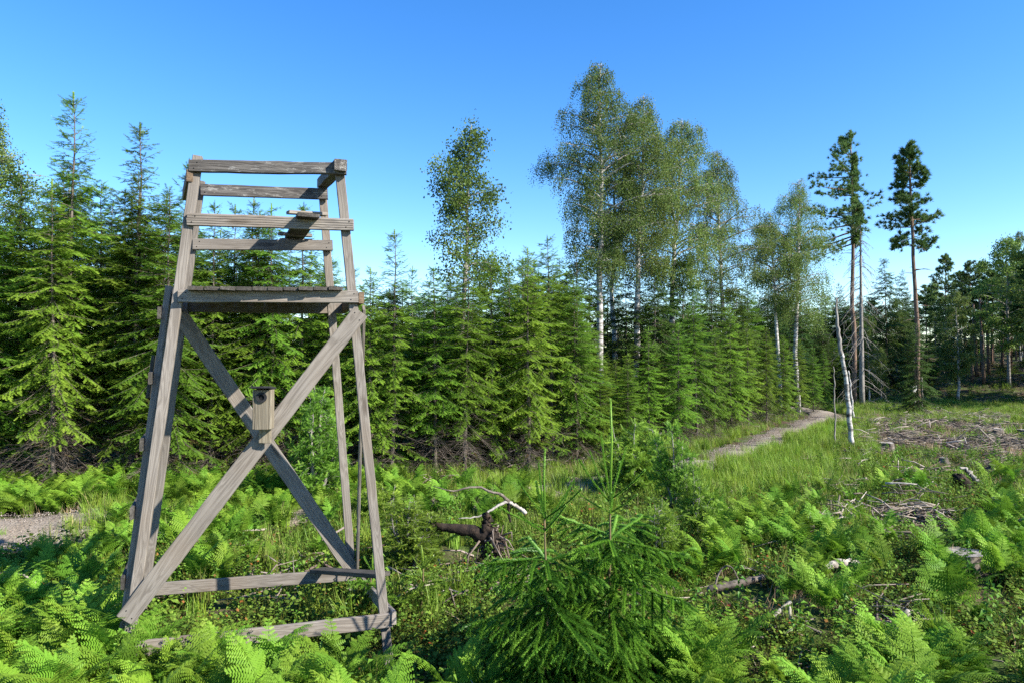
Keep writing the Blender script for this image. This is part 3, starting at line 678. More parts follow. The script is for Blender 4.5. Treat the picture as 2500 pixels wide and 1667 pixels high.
FRONT = {-60: 'young spruce cut off by the left edge of the photo', 45: 'bushy bright spruce left of the tallest one, under the hanging birch twigs', 250: 'slim spruce in the gap between the two tallest spruces at the left',
 390: 'spruce right beside the ladder side of the stand', 515: 'spruce seen just right of the stand\'s front left leg', 572: 'second spruce seen through the stand railing from its left leg', 620: 'spruce whose tip shows in the middle of the stand railing',
 668: 'spruce seen behind the nest box', 735: 'spruce whose tip shows beside the seat board of the stand', 805: 'spruce behind the front right leg of the stand', 860: 'first thin spruce tip right of the stand', 905: 'low spruce between the stand and the slender tip on its right',
 1010: 'small spruce just right of the slender tip that overtops the row', 1062: 'spruce right below the trunk of the lone aspen, on its left', 1135: 'spruce directly right of the trunk of the lone aspen', 1195: 'bushy spruce midway between the aspen and the tall birches',
 1245: 'thin spruce tip midway between the aspen and the tall birches', 1290: 'spruce with a clear pointed top left of the birch clump', 1348: 'spruce under the left edge of the birch clump', 1405: 'spruce in front of the tallest birch, on its left', 1465: 'spruce in front of the trunk of the tallest birch',
 1530: 'low spruce in front of the clearest white birch trunk', 1580: 'spruce right of the clearest white birch trunk', 1655: 'bright low spruce at the front, above the near end of the road', 1700: 'spruce behind the bright low one above the near end of the road', 1745: 'small spruce on the verge along the middle of the road',
 1785: 'taller spruce left of the shorter bare-trunked birch', 1825: 'narrow spruce below the airy pointed birch', 1870: 'spruce just left of the shorter bare-trunked birch', 1912: 'small spruce in front of the shorter bare-trunked birch', 1950: 'small spruce in front of the rightmost birch', 1985: 'last little spruce where the road bends out of sight'}
for px, top, d, v, w in [(-60, 400, 11.7, 2, 1), (45, 430, 12.6, 0, 1), (250, 440, 13.4, 1, 1), (390, 470, 12.9, 3, .9), (515, 487, 12.8, 1, .85), (572, 500, 13.6, 4, 1),
        (620, 482, 13.9, 1, .9), (668, 500, 12.9, 3, .95), (735, 492, 13.2, 1, 1), (805, 610, 13.0, 0, .9), (860, 648, 13.8, 1, .8), (905, 655, 12.8, 4, .9), (1010, 650, 14.2, 1, .8),
        (1062, 655, 13.1, 0, 1), (1135, 622, 13.2, 3, 1), (1195, 618, 13.8, 2, .9), (1245, 632, 14.5, 1, .8), (1290, 606, 13.6, 4, 1.0), (1348, 575, 14.6, 3, 1.05),
        (1405, 680, 14.6, 2, 1), (1465, 850, 15.0, 0, 1), (1530, 890, 15.1, 2, 1), (1580, 800, 16.6, 1, .9), (1655, 790, 17.0, 0, 1.0), (1700, 720, 18.6, 3, 1.0), (1745, 800, 19.0, 4, .8),
        (1785, 745, 20.6, 2, .9), (1825, 790, 22.3, 0, .8), (1870, 800, 23.6, 3, .9), (1912, 820, 25.0, 2, .8), (1950, 830, 26.6, 0, .8), (1985, 850, 28.6, 4, .8)]:
    put_spruce(px, top, d, v, FRONT[px], None, wid=w)
def env(px):
    return np.interp(px, [-200, 0, 100, 165, 235, 333, 390, 450, 500, 735, 800, 850, 900, 1130, 1280, 1400, 1440, 1600, 1640, 1750, 1850, 1950, 2010], [430, 450, 430, 330, 450, 400, 450, 430, 500, 510, 600, 660, 660, 640, 620, 620, 790, 790, 690, 680, 690, 730, 760])
ING, INL = 'spruces in the inner rows', 'young spruce in the inner rows, half hidden behind the front row of spruces'
# rows further in
for row, (s0, cnt) in enumerate([(3.0, 26), (4.3, 25), (5.8, 22)]):
    for k in range(cnt):
        t = (k + rng.uniform(.2, .8)) / cnt; i = int(20 + t * 130); p = RC[i] + RN[i] * (s0 + rng.uniform(-.5, .5))
        x, y = p; px, _ = proj(x, y, 0)
        if not (-140 < px < 1980): continue
        top = env(px) + rng.uniform(5, 95)
        put_spruce(px, top, y, rng.integers(0, 5), INL, ING, wid=rng.uniform(.9, 1.15))
for k in range(40):
    px = -150 + 2150 * (k + rng.uniform(0, 1)) / 40; d = np.interp(px, [-150, 1300, 2000], [20, 24, 36]) + rng.uniform(-1.5, 3)
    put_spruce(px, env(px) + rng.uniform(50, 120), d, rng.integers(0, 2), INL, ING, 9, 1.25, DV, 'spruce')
for k in range(26):
    px = 1560 + 560 * (k + rng.uniform(0, 1)) / 26
    put_spruce(px, rng.uniform(705, 765), rng.uniform(34, 48), k, 'spruce in the far rows behind the birches and the bend of the road', 'far spruces behind the bend', 9, 1.3, DV, 'spruce')
for px, top, d in [(905, 690, 22), (945, 705, 24), (985, 690, 23), (1040, 690, 25), (1100, 690, 23), (850, 700, 24), (800, 690, 22)]:
    put_spruce(px, top, d, 0, INL, ING, 9, 1.4, DV, 'spruce')
# taller dark spruces among the birches
DKG, DKL = 'tall dark spruces behind the birches', 'tall dark spruce standing in the shade behind the birches'
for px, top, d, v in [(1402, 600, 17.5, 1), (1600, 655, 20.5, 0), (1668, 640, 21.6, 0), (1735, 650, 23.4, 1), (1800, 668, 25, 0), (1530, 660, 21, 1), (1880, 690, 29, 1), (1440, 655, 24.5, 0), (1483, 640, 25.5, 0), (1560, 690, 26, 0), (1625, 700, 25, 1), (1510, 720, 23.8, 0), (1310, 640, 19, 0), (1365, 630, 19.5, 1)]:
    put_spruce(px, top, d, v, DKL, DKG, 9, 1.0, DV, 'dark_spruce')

# ------------------------------------------------------------------ birches and other broadleaved trees
def bprof(R, lo=.35, pk=.35):
    return lambda u: R * float(np.interp(u, [0, pk, pk + (1 - pk) * .5, pk + (1 - pk) * .85, 1], [lo, 1, .55, .22, .05]))
def put_tree(name, seed, px, top, d, crown_py, R, label, cat, lean_px=0, **kw):
    b = base_at(px, d); h = hgt(top, d) - b.z; c0 = hgt(crown_py, d) - b.z
    parts = broadleaf(seed, h, c0, bprof(R, kw.pop('lo', .35), kw.pop('pk', .35)), lean=(lean_px / FPX * d, 0), **kw)
    return plant(name, parts, b, label, cat)
put_tree('birch', 201, 1459, 150, 20, 650, 1.75, 'tallest birch of the clump, its crown reaching highest in the photo', 'birch', lean_px=10, nbr=84, strings=11, hang=.6, pk=.4)
put_tree('birch', 202, 1549, 226, 20.6, 640, 1.7, 'birch with the clearest white trunk, right beside the tallest birch', 'birch', lean_px=22, nbr=76, strings=11, hang=.65)
put_tree('birch', 203, 1503, 330, 23, 620, 1.6, 'slim birch standing behind and between the two tallest birches', 'birch', nbr=40, strings=11)
put_tree('birch', 204, 1640, 285, 22, 680, 1.8, 'broad birch on the right flank of the tall birch clump', 'birch', lean_px=18, nbr=76, strings=11, hang=.6)
put_tree('birch', 205, 1768, 366, 25, 700, 1.6, 'birch with an airy pointed top right of the big clump', 'birch', nbr=66, strings=10)
put_tree('birch', 206, 1902, 520, 27, 740, 1.6, 'shorter birch with a bare white lower trunk beside the bend of the road', 'birch', nbr=50, strings=11, lean_px=-20)
put_tree('birch', 207, 1944, 440, 27.6, 760, 1.9, 'rightmost birch of the row, drooping branches reaching towards the pine', 'birch', nbr=72, strings=10, hang=.8, lean_px=5, pk=.3)
put_tree('birch', 208, -62, 215, 13, 620, 1.0, 'birch at the left edge, only hanging twigs in the picture', 'birch', nbr=46, strings=7, hang=.6)
put_tree('aspen', 209, 1126, 306, 16.5, 680, 1.25, 'lone leafy aspen rising above the spruce row in the middle', 'aspen', leaf=M_aspen, bark=M_greybark, nbr=50, clump=True, strings=9, lsize=.055, lean_px=32, lo=.7, pk=.25, el0=44, gap=.15, az_w=lambda a: 1.05 if math.cos(a) < -.2 else .85)

# ------------------------------------------------------------------ the two old pines and the dead spruce
def put_pine(seed, px, top, d, crown_py, R, label, wid=None, **kw):
    b = base_at(px, d); h = hgt(top, d) - b.z; c0 = hgt(crown_py, d) - b.z
    return plant('pine', pine(seed, h, c0, R, az_w=wid, **kw), b, label, 'pine')
put_pine(301, 2084, 322, 33, 600, lambda u: 1.95 * (1 - u ** 1.6) ** .8 + .2, 'tall pine with a one-sided crown leaning all to the left', wid=lambda a: 1.15 if math.cos(a) < -.3 else (.4 if math.cos(a) < .1 else .14), nbr=78, lean=(.02, 0), el=4, nt=.85)
put_pine(302, 2243, 345, 29, 600, lambda u: 1.15 * (.78 + .22 * math.sin(u * 9)) * (1 - u ** 3) * .82 + .12, 'tall pine with a dark narrow crown, right of the one-sided pine', nbr=52, lean=(-.14, 0), nt=1.0, stubs=14, el=8)
def dead_spruce():
    r = np.random.default_rng(5); w = Geo(); cr = Geo(); d = 32.0; b = base_at(2103, d); Ht = hgt(498, d) - b.z
    zs = np.linspace(0, Ht, 10); w.tube(np.column_stack([zs * .004, zs * 0, zs]), .13 * (1 - zs / Ht) + .015, 6)
    for k in range(95):
        z = Ht * (.12 + .86 * r.random()); az = r.uniform(0, 6.28); L = min(1.3, (Ht - z) * .25 + .15) * r.uniform(.5, 1.1); h = np.array([math.cos(az), math.sin(az), 0])
        us = np.linspace(0, 1, 5); p = np.array([0, 0, z]) + np.outer(us * L, h) + np.outer(-us ** 1.5 * L * .75, [0, 0, 1])
        w.tube(p, np.linspace(.016, .006, 5), 3, cap=False)
        for q in (2, 3, 4):
            for s in range(2):
                dd = h * .3 + r.normal(0, .3, 3) - np.array([0, 0, .5]); w.tube([p[q], p[q] + dd * L * .35], [.006, .003], 3, cap=False)
    P = []; D = []
    for k in range(70):
        z = Ht * (1 - .10 * r.random()); a = r.uniform(0, 6.28); R = (Ht - z) * .35 + .06; P.append([math.cos(a) * R * r.random(), math.sin(a) * R * r.random(), z]); D.append([math.cos(a), math.sin(a), .3])
    cr.place(TUFT[0], TUFT[1], np.array(P), frames(np.array(D)), np.full((70, 3), .9), np.full(70, .5))
    return b, [('trunk', w.build('dead_spruce_trunk', M_greybark)), ('crown', cr.build('dead_spruce_crown', M_pine))]
b_, p_ = dead_spruce(); plant('dead_spruce', p_, b_, 'nearly dead spruce with bare drooping twigs beside the one-sided pine', 'spruce')

# ------------------------------------------------------------------ forest on the far side of the clearing
BGP = [pine(311, 13, 6.0, lambda u: 2.0 * (1 - u ** 1.8) ** .7 + .2, nbr=46, nt=.8, tuftscale=1.5, stubs=8), pine(312, 13, 7.0, lambda u: 1.7 * (1 - u ** 2) ** .7 + .25, nbr=40, nt=.8, tuftscale=1.5, stubs=12)]
BGB = [broadleaf(313, 9, 2.2, bprof(1.9, .5, .4), nbr=60, strings=10, lsize=.085, hang=.6), broadleaf(314, 9, 2.5, bprof(2.2, .5, .4), leaf=M_aspen, bark=M_greybark, nbr=60, strings=8, lsize=.10, clump=True)]
def put_bg(kind, px, top, d, label, group=None, wid=1.0, cat=None, name=None):
    parts, href = {'s': (DV[0], 9), 's2': (DV[1], 9), 'p': (BGP[0], 13), 'p2': (BGP[1], 13), 'b': (BGB[0], 9), 'g': (BGB[1], 9), 'y': (SV[2], 6.5)}[kind]
    b = base_at(px, d); h = hgt(top, d) - b.z; s = h / href
    cat = cat or {'s': 'spruce', 's2': 'spruce', 'y': 'spruce', 'p': 'pine', 'p2': 'pine', 'b': 'birch', 'g': 'leafy tree'}[kind]
    plant(name or {'b': 'birch', 'g': 'leafy_tree'}.get(kind, cat), parts, b, label, cat, group, rng.uniform(0, 6.28), (s * wid, s * wid, s))
put_bg('s', 2165, 632, 44, 'dark cone-shaped spruce on the skyline between the two tall pines')
put_bg('s2', 2207, 658, 50, 'thin blue-green spruce tip just left of the right-hand tall pine', wid=.8)
put_bg('s2', 2050, 690, 46, 'small dark spruce tip on the skyline left of the one-sided pine', wid=.8)
put_bg('p', 2310, 624, 46, 'pine with a pointed top just right of the right-hand tall pine', wid=.8)
put_bg('p2', 2372, 640, 47, 'second pointed pine on the skyline at the right', wid=.8)
put_bg('b', 2338, 710, 36, 'pale round birch standing at the back edge of the clearing', wid=1.15)
put_bg('g', 2462, 585, 40, 'big leafy tree at the right edge of the photo, top against the sky', wid=1.0)
put_bg('b', 2492, 563, 44, 'thin birch top showing above the leafy tree at the right edge', wid=.6)
put_bg('s2', 2236, 790, 28.2, 'bushy young spruce around the foot of the right-hand tall pine', wid=1.35)
put_bg('b', 2120, 770, 33.5, 'light green young birch right of the dead spruce', wid=.75)
put_bg('g', 2150, 850, 35, 'low pale bush tree at the foot of the young birch', wid=.7)
put_bg('y', 2010, 850, 30, 'young spruce behind the leaning dead birch trunk', wid=.9)
FG_, FL_ = 'mixed forest beyond the clearing', 'dark tree in the shaded forest wall beyond the clearing'
for px, top, d, k, w in [(2020, 730, 50, 's', 1), (2075, 745, 44, 'b', .9), (2100, 720, 54, 's', 1), (2130, 735, 48, 'p', .9), (2190, 730, 46, 'b', 1), (2215, 720, 55, 's2', 1), (2262, 700, 48, 'p2', 1), (2285, 690, 52, 'g', .9),
        (2345, 665, 52, 'p', 1), (2395, 690, 45, 'p2', 1), (2425, 660, 46, 'p', 1), (2450, 640, 50, 'p2', 1), (2400, 640, 56, 'g', 1), (2520, 640, 38, 'p', 1), (2545, 600, 42, 'g', 1), (2580, 600, 36, 'p2', 1), (2640, 560, 36, 'g', 1), (2470, 700, 43, 'p2', .9), (2500, 690, 46, 'p', 1),
        (2415, 760, 52, 'p2', .8), (2440, 770, 54, 'p', .8), (2380, 740, 58, 's', 1), (2330, 700, 58, 's', 1), (2480, 650, 58, 's', 1), (2540, 650, 55, 's', 1), (2620, 520, 30, 'g', 1.1), (2760, 520, 30, 'p2', 1.1), (2600, 600, 40, 's', 1.2), (2500, 640, 50, 's', 1.2), (1960, 745, 42, 's', 1), (1900, 720, 40, 's', 1), (2230, 735, 62, 's', 1.2), (2150, 745, 62, 's', 1.2), (2060, 750, 62, 's', 1.2), (2295, 735, 64, 's', 1.2)]:
    put_bg(k, px, top, d, FL_, FG_, w)
for k in range(44):
    px = 1960 + 800 * (k + rng.random()) / 44; d = rng.uniform(41, 60) if px > 2050 else rng.uniform(34, 50)
    if 2355 < px < 2480 and d < 52: d = rng.uniform(54, 62)
    put_bg(['y', 's', 's', 'y', 's2', 'b'][rng.integers(0, 6)], px, rng.uniform(770, 880), d, 'low bushy tree in the understory of the far forest edge', 'understory trees of the far forest', rng.uniform(1.2, 1.6))
for k in range(7):  # more forest, unseen past the right edge, added for the shade it casts
    px = 2680 + 600 * (k + rng.random()) / 7; d = rng.uniform(29, 46)
    put_bg(['s', 'p', 'g', 's'][k % 4], px, rng.uniform(430, 560), d, FL_, FG_, 1.35)
for k in range(26):
    px = 1900 + 900 * (k + rng.random()) / 26
    put_bg(['s', 'p', 's2'][rng.integers(0, 3)], px, rng.uniform(700, 770), rng.uniform(62, 80), FL_, FG_, 1.3)
# bare pine stems showing in the gap at the right
gst = Geo()
STL, STG = 'slim bare trunk standing in the dark gap of the right-hand forest', 'slim trunks in the dark forest gap'
zz = np.linspace(0, 4.6, 7); gst.tube(np.column_stack([.02 * np.sin(zz), 0 * zz, zz]), np.linspace(.09, .05, 7), 6); STM = gst.build('forest_stem', M_pinebark)
for px, d in [(2372, 42), (2384, 43), (2396, 44), (2401, 41), (2413, 43), (2421, 45), (2446, 44), (2465, 43), (2357, 46), (2480, 46)]:
    o = link('bare_pine', STM, None, base_at(px, d), (rng.normal(0, .02), rng.normal(0, .02), rng.uniform(0, 6)), (rng.uniform(.7, 1.3),) * 2 + (1,)); props(o, STL, 'bare pine', STG)

# dead birch snag, thin stakes
def pole(name, pts, rads, material, label, cat, sides=8, seed=0, wob=.01):
    r = np.random.default_rng(seed); P = spline(np.array([list(p) for p in pts]), 18); P += r.normal(0, wob, P.shape)
    R = np.interp(np.linspace(0, 1, 18), np.linspace(0, 1, len(rads)), rads) * (1 + r.normal(0, .05, 18))
    g = Geo(); o = P[0].copy(); g.tube(P - o, R, sides); me = g.build(name, material, False)
    return props(link(name, me, None, o), label, cat)
d = 16.8
pts = [U(2086, 1112, d), U(2076, 1060, d), U(2071, 985, d), U(2062, 905, d), U(2053, 860, d)]
r_ = np.random.default_rng(1)
snag = empty('birch_snag', pts[0], 'leaning dead birch trunk, white bark below and bare broken top', 'dead birch')
def snag_part(name, pts, rads, material):
    o = pole(name, pts, rads, material, None, None, 9, 4, .006); o.location = o.location - snag.location; o.parent = snag
snag_part('birch_trunk', pts, [.066, .060, .055, .050, .046], M_birchbark)
snag_part('bare_top', [U(2053.5, 868, d), U(2048, 825, d), U(2043, 775, d), U(2041, 727, d)], [.052, .046, .034, .018], M_greybark)
pole('dead_sapling', [U(2041, 1112, 17.2), U(2039, 1040, 17.2), U(2037, 960, 17.2), U(2036, 895, 17.2)], [.028, .022, .018, .010], M_greybark, 'thin dead stem standing just left of the leaning birch trunk', 'dead sapling', 6)
pole('dead_sapling', [U(2084, 1025, 25), U(2079, 970, 25), U(2072, 905, 25)], [.05, .04, .025], M_birchbark, 'thin pale birch stem behind the leaning birch trunk', 'dead sapling', 6)
stake = empty('marker_stake', ground_at(2234, 1013), 'thin stake with a small white box, left of the right-hand pine', 'stake')
dS = stake.location.y
g = Geo(); hS = hgt(948, dS); g.tube([(0, 0, -.1), (.01, 0, hS * .5), (-.03, 0, hS - stake.location.z)], [.04, .035, .03], 6); link('pole', g.build('pole', M_greybark), stake)
boxm('white_box', (-.12, -.09, hS - stake.location.z - .15), (.06, .07, hS - stake.location.z + .13), M_white, stake)
pole('stake', [U(2252, 1013, 28.3), U(2251, 960, 28.3), U(2250, 920, 28.3)], [.05, .045, .04], M_greybark, 'bare stake just right of the right-hand pine trunk', 'stake', 6)

# ------------------------------------------------------------------ junipers and bushes
FSPR = needle_sprig(7, .024, fwd=.1, seed=7, up=.8)
def juniper(seed, Ht, Rad, n_stem=7, material=M_juniper, dens=1.0, low=.12, tip=.5):
    r = np.random.default_rng(seed); w = Geo(); cr = Geo(); P = []; D = []; S = []; T = []
    for k in range(n_stem):
        a = r.uniform(0, 6.28); hh = Ht * r.uniform(.55, 1.0) if k else Ht; ro = Rad * r.uniform(.3, .75) if k else Rad * .1
        us = np.linspace(0, 1, 9); p = np.outer(us ** .8 * ro, [math.cos(a), math.sin(a), 0]) + np.outer(us * hh, [0, 0, 1]) + np.cumsum(r.normal(0, .02, (9, 3)), 0)
        w.tube(p, np.linspace(.025 * Ht, .004, 9), 4)
        for b in range(int(26 * dens)):
            u = low + (1 - low) * r.random() ** .9; q = np.array([np.interp(u, us, p[:, c]) for c in range(3)])
            L = Rad * (.62 * (1 - u) + .16) * r.uniform(.5, 1.1); az = r.uniform(0, 6.28); h = np.array([math.cos(az), math.sin(az), r.uniform(.1, .9)])
            m = max(3, int(L / .055)); uu = np.linspace(.1, 1, m); pp = q + np.outer(uu * L, h) - np.outer(uu ** 2 * L * .45 * r.uniform(.3, 1.3), [0, 0, 1])
            w.tube(pp[::2] if m > 4 else pp, np.linspace(.007, .002, len(pp[::2] if m > 4 else pp)), 3, cap=False); t0 = r.normal(.45, .14)
            for x in pp[1:]:
                for s in range(5):
                    d = h * .6 + r.normal(0, .6, 3); P.append(x + r.normal(0, .012, 3)); D.append(d); S.append(r.uniform(.07, .15)); T.append(t0 + r.normal(0, .14) + .12 * (s == 0))
    P = np.array(P); D = np.array(D); S = np.array(S)
    cr.place(FSPR[0], FSPR[1], P, frames(D, r.uniform(0, 6, len(P))), np.column_stack([S, np.ones(len(S)), np.ones(len(S))]), np.array(T), tt=FSPR[2])
    return [('stem', w.build('juniper_stem', M_greybark)), ('crown', cr.build('juniper_crown', material))]
def put_jun(parts, px, base_py, top_py, href, label, wid=1.0, name='juniper', cat='juniper', rz=None, d=None):
    b = ground_at(px, base_py) if d is None else base_at(px, d); h = hgt(top_py, b.y) - b.z; s = h / href
    return plant(name, parts, b, label, cat, None, rng.uniform(0, 6) if rz is None else rz, (s * wid, s * wid, s))
J1 = juniper(401, 2.2, .75, 9, dens=1.6, low=.2); J2 = juniper(402, 1.5, .85, 8, dens=1.3); J3 = juniper(403, 1.4, .65, 7, dens=1.1, low=.35)
put_jun(J1, 765, 1236, 945, 2.2, 'tall bright green juniper seen between the legs of the stand', wid=1.0)
put_jun(J2, 1545, 1215, 1035, 1.5, 'wide juniper bush beyond the spruce saplings, left of the road', wid=1.15)
put_jun(J3, 1655, 1255, 1060, 1.4, 'narrow upright juniper beside the near end of the road', wid=.8)
put_jun(J3, 1700, 1335, 1160, 1.4, 'dark juniper in front of the narrow one, tip bent right', wid=.95, rz=2.0)
put_jun(J2, 1610, 1400, 1215, 1.5, 'low spreading juniper right behind the spruce saplings', wid=1.1, rz=1.0)
put_jun(J1, 1000, 1405, 1210, 2.2, 'bushy young juniper just right of the stand', wid=1.5, rz=2.2)
put_jun(J2, 935, 1290, 1180, 1.5, 'small green bush right behind the front right leg of the stand', wid=1.1)

M_stem = noise_mat('sapling_bark', [(.3, (.09, .085, .035)), (.7, (.19, .13, .065))], nscale=30)
# ------------------------------------------------------------------ two spruce saplings in the foreground
def sapling(seed, Ht, leader, whorls, nper=1500, nl=.023):
    """whorls: (height, length, elevation deg, count); every needle is a face"""
    r = np.random.default_rng(seed); w = Geo(); cr = Geo(); SEG = []
    wz = np.linspace(0, Ht, 12); ax = np.cumsum(r.normal(0, .006, (12, 2)), 0); A = lambda z: np.array([np.interp(z, wz, ax[:, 0]), np.interp(z, wz, ax[:, 1]), z])
    zq = np.linspace(0, Ht - leader + .015, 10); w.tube(np.array([A(z) for z in zq]), np.linspace(.015, .0055, 10), 6, tint=.4)
    SEG.append((A(Ht - leader), A(Ht - leader * .5), .85, .7)); SEG.append((A(Ht - leader * .5), A(Ht), .98, .75)); cr.tube([A(Ht - leader), A(Ht - leader * .4), A(Ht)], [.0085, .0075, .005], 6, tint=.75)
    for zb, L0, el, cnt in whorls:
        a0 = r.uniform(0, 6.28)
        for b in range(cnt):
            az = a0 + b * 6.283 / cnt + r.normal(0, .2); L = L0 * r.uniform(.7, 1.15); e = R_(el + r.normal(0, 8))
            h = np.array([math.cos(az), math.sin(az), 0]); sd = np.array([-h[1], h[0], 0]); m = max(3, int(L / .078)); us = np.linspace(0, 1, m + 1)
            young = zb > Ht - leader - .12
            p = A(zb + r.normal(0, .012)) + np.outer(us * L * math.cos(e), h) + np.outer(us * L * math.sin(e) - (.0 if young else .38) * L * us ** 2 + (.12 if young else .22) * L * us ** 3, [0, 0, 1])
            if not young: w.tube(p[:m * 2 // 3 + 1], np.linspace(.0055, .002, m * 2 // 3 + 1), 4, tint=.35, cap=False)
            for k in range(m): SEG.append((p[k], p[k + 1], .3 + .4 * us[k + 1] if not young else .6, .9 if not young else .6))
            if young: continue
            for k in range(1, m + 1):
                tw = p[k] - p[k - 1]; tw /= np.linalg.norm(tw); l = min(.30, .55 * L * (1.1 - us[k])) * r.uniform(.7, 1.2) + .06
                for s in (-1, 1):
                    d = tw * .68 + sd * s * .66 + np.array([0, 0, -r.uniform(.15, .75)]); d /= np.linalg.norm(d); q = p[k] + d * l * .55; q2 = q + (d + np.array([0, 0, -.22])) * l * .45
                    t0 = r.uniform(.2, .5); SEG.append((p[k], q, t0, .85)); SEG.append((q, q2, t0 + r.uniform(.15, .45), .85))
                    if l > .14:
                        for x in (.5,):
                            for s2 in ((-1, 1) if l > .2 else (r.choice([-1, 1]),)):
                                d2 = d * .7 + np.cross([0, 0, 1], d) * s2 * .65 + np.array([0, 0, -.3]); c = p[k] + d * l * x; SEG.append((c, c + d2 * l * .42, t0 + .3 * r.random(), .8))
    A_ = np.array([s[0] for s in SEG]); B_ = np.array([s[1] for s in SEG]); ln = np.linalg.norm(B_ - A_, axis=1); cnt = np.maximum(4, (ln * nper).astype(int))
    k = np.repeat(np.arange(len(SEG)), cnt); N_ = len(k); u = r.random(N_); pos = A_[k] + (B_ - A_)[k] * u[:, None]
    fr = frames(B_ - A_)[k]; ph = r.uniform(0, 6.283, N_); ph = np.where((np.sin(ph) < -.3) & (r.random(N_) < .7), -ph, ph)
    rad = np.cos(ph)[:, None] * fr[:, :, 1] + np.sin(ph)[:, None] * fr[:, :, 2]
    dirn = rad * .80 + fr[:, :, 0] * .60; dirn /= np.linalg.norm(dirn, axis=1)[:, None]
    sc_ = np.array([s[3] for s in SEG])[k]; L_ = nl * sc_ * r.uniform(.75, 1.2, N_); wd = np.cross(dirn, fr[:, :, 0]); wd /= np.linalg.norm(wd, axis=1)[:, None] + 1e-9; wd *= .0042
    V = np.stack([pos + wd, pos - wd, pos + dirn * L_[:, None]], 1).reshape(-1, 3); T = np.repeat(np.clip(np.array([s[2] for s in SEG])[k] + r.normal(0, .1, N_), 0, 1), 3)
    cr.add(V, np.arange(N_ * 3).reshape(-1, 3), T)
    for a, b, t, s in SEG: cr.tube([a, b], [.0038, .003], 4, tint=max(.1, t - .15), cap=False)
    return [('stem', w.build('sapling_stem', M_stem)), ('crown', cr.build('sapling_crown', M_sapling))]
SA = sapling(501, 1.98, .70, [(1.28, .40, 48, 6), (1.20, .24, 35, 4), (1.0, .48, 18, 6), (.86, .36, 10, 4), (.70, .72, 8, 7), (.55, .5, 0, 4), (.42, .85, 0, 8), (.26, .7, -5, 6), (.14, .9, 2, 7)])
SB = sapling(502, 1.70, .45, [(1.24, .32, 45, 5), (1.16, .30, 25, 4), (.96, .46, 14, 6), (.82, .34, 8, 4), (.68, .62, 4, 7), (.5, .5, -2, 4), (.38, .70, -2, 8), (.22, .6, -3, 6), (.12, .7, 2, 6)])
def at_depth(px, d): b = base_at(px, d); b.z = gzf(b.x, b.y); return b
plant('spruce_sapling', SA, at_depth(1486, 4.80), 'foreground spruce sapling with the taller bare leader shoot', 'spruce sapling', None, .3)
plant('spruce_sapling', SB, at_depth(1322, 4.55), 'foreground spruce sapling with the shorter leader, on the left of the pair', 'spruce sapling', None, 1.9)
SC = sapling(503, .62, .2, [(.42, .16, 45, 5), (.3, .2, 25, 5), (.18, .22, 10, 6)], nl=.032, nper=420)
plant('pine_seedling', SC, ground_at(1030, 1500), 'little bright pine seedling right of the front right leg', 'seedling')
plant('pine_seedling', SC, ground_at(905, 1510), 'little dark pine seedling between the right legs of the stand', 'seedling', None, 2, (.9, .9, 1))

# ------------------------------------------------------------------ ferns
def frond(seed, stalk=.30, L=.55, W=.21, n=13, pin=9, lod=False, lean=.5, dry=False):
    r = np.random.default_rng(seed); g = Geo()
    m = 24; s = np.linspace(0, 1, m); tot = stalk + L
    el = np.where(s < stalk / tot, R_(84) - .15 * s, 0); sb = np.clip((s - stalk / tot) / (L / tot), 0, 1)
    el = R_(82) - lean * sb ** .8 * R_(120) * .9
    step = tot / (m - 1); x = np.cumsum(np.cos(el)) * step; z = np.cumsum(np.sin(el)) * step; sw = np.cumsum(np.sin(s * 3 + r.uniform(0, 6)) * r.uniform(0, .25)) * step
    P = np.column_stack([x, sw, z]); P -= P[0]
    g.tube(P, np.linspace(.0045, .001, m), 3, tint=.35, cap=False)
    for k in range(n):
        v = (k + .2) / n; u = stalk / tot + v * L / tot; p = np.array([np.interp(u, s, P[:, c]) for c in range(3)])
        tg = np.array([np.interp(min(1, u + .03), s, P[:, c]) for c in range(3)]) - p; tg /= np.linalg.norm(tg) + 1e-9
        lat = np.cross([0, 0, 1.], tg); lat /= np.linalg.norm(lat) + 1e-9; nrm = np.cross(tg, lat)
        pl = W * (1 - v) ** .85 * (.8 + .2 * min(1, v * 6)) * r.uniform(.88, 1.1) + .008
        for sd in (-1, 1):
            a = R_(68 - 25 * v + r.normal(0, 5)); d = tg * math.cos(a) + lat * sd * math.sin(a) - nrm * r.uniform(.02, .28); d /= np.linalg.norm(d)
            tint = .5 + .22 * v + r.normal(0, .07) if not dry else r.uniform(0, .07); q_n = np.cross(d, nrm); q_n /= np.linalg.norm(q_n)
            if lod:
                mm = 4
                for j in range(mm):
                    c0 = p + d * pl * j / mm; c1 = p + d * pl * (j + 1) / mm; ww = .24 * pl * (1 - j / mm) ** .8 + .004
                    g.add([c0, c0 + d * pl * .12 + q_n * ww - nrm * .01, c1, c0 + d * pl * .12 - q_n * ww - nrm * .01], [(0, 1, 2), (0, 2, 3)], tint)
                continue
            mm = max(3, int(pin * (1 - v) ** .6 + 2)); V = []; F = []
            for j in range(mm):
                w = (j + .3) / mm; c = p + d * pl * w - nrm * (.10 * pl * w * w); hl = pl * .27 * (1 - w) ** .75 + .006; hb = pl / mm * .46
                for e in (-1, 1):
                    q = len(V); t = q_n * e * hl + d * hl * .38; V += [c - d * hb * .7, c + t * .55 - d * hb * .75 - nrm * .003, c + t - nrm * hl * r.uniform(.05, .3), c + t * .5 + d * hb * .85, c + d * hb * .7]
                    F += [(q, q + 1, q + 3), (q, q + 3, q + 4), (q + 1, q + 2, q + 3)]
            g.add(V, F, np.clip(tint + r.normal(0, .04), 0, 1))
            if False: pass
    return g
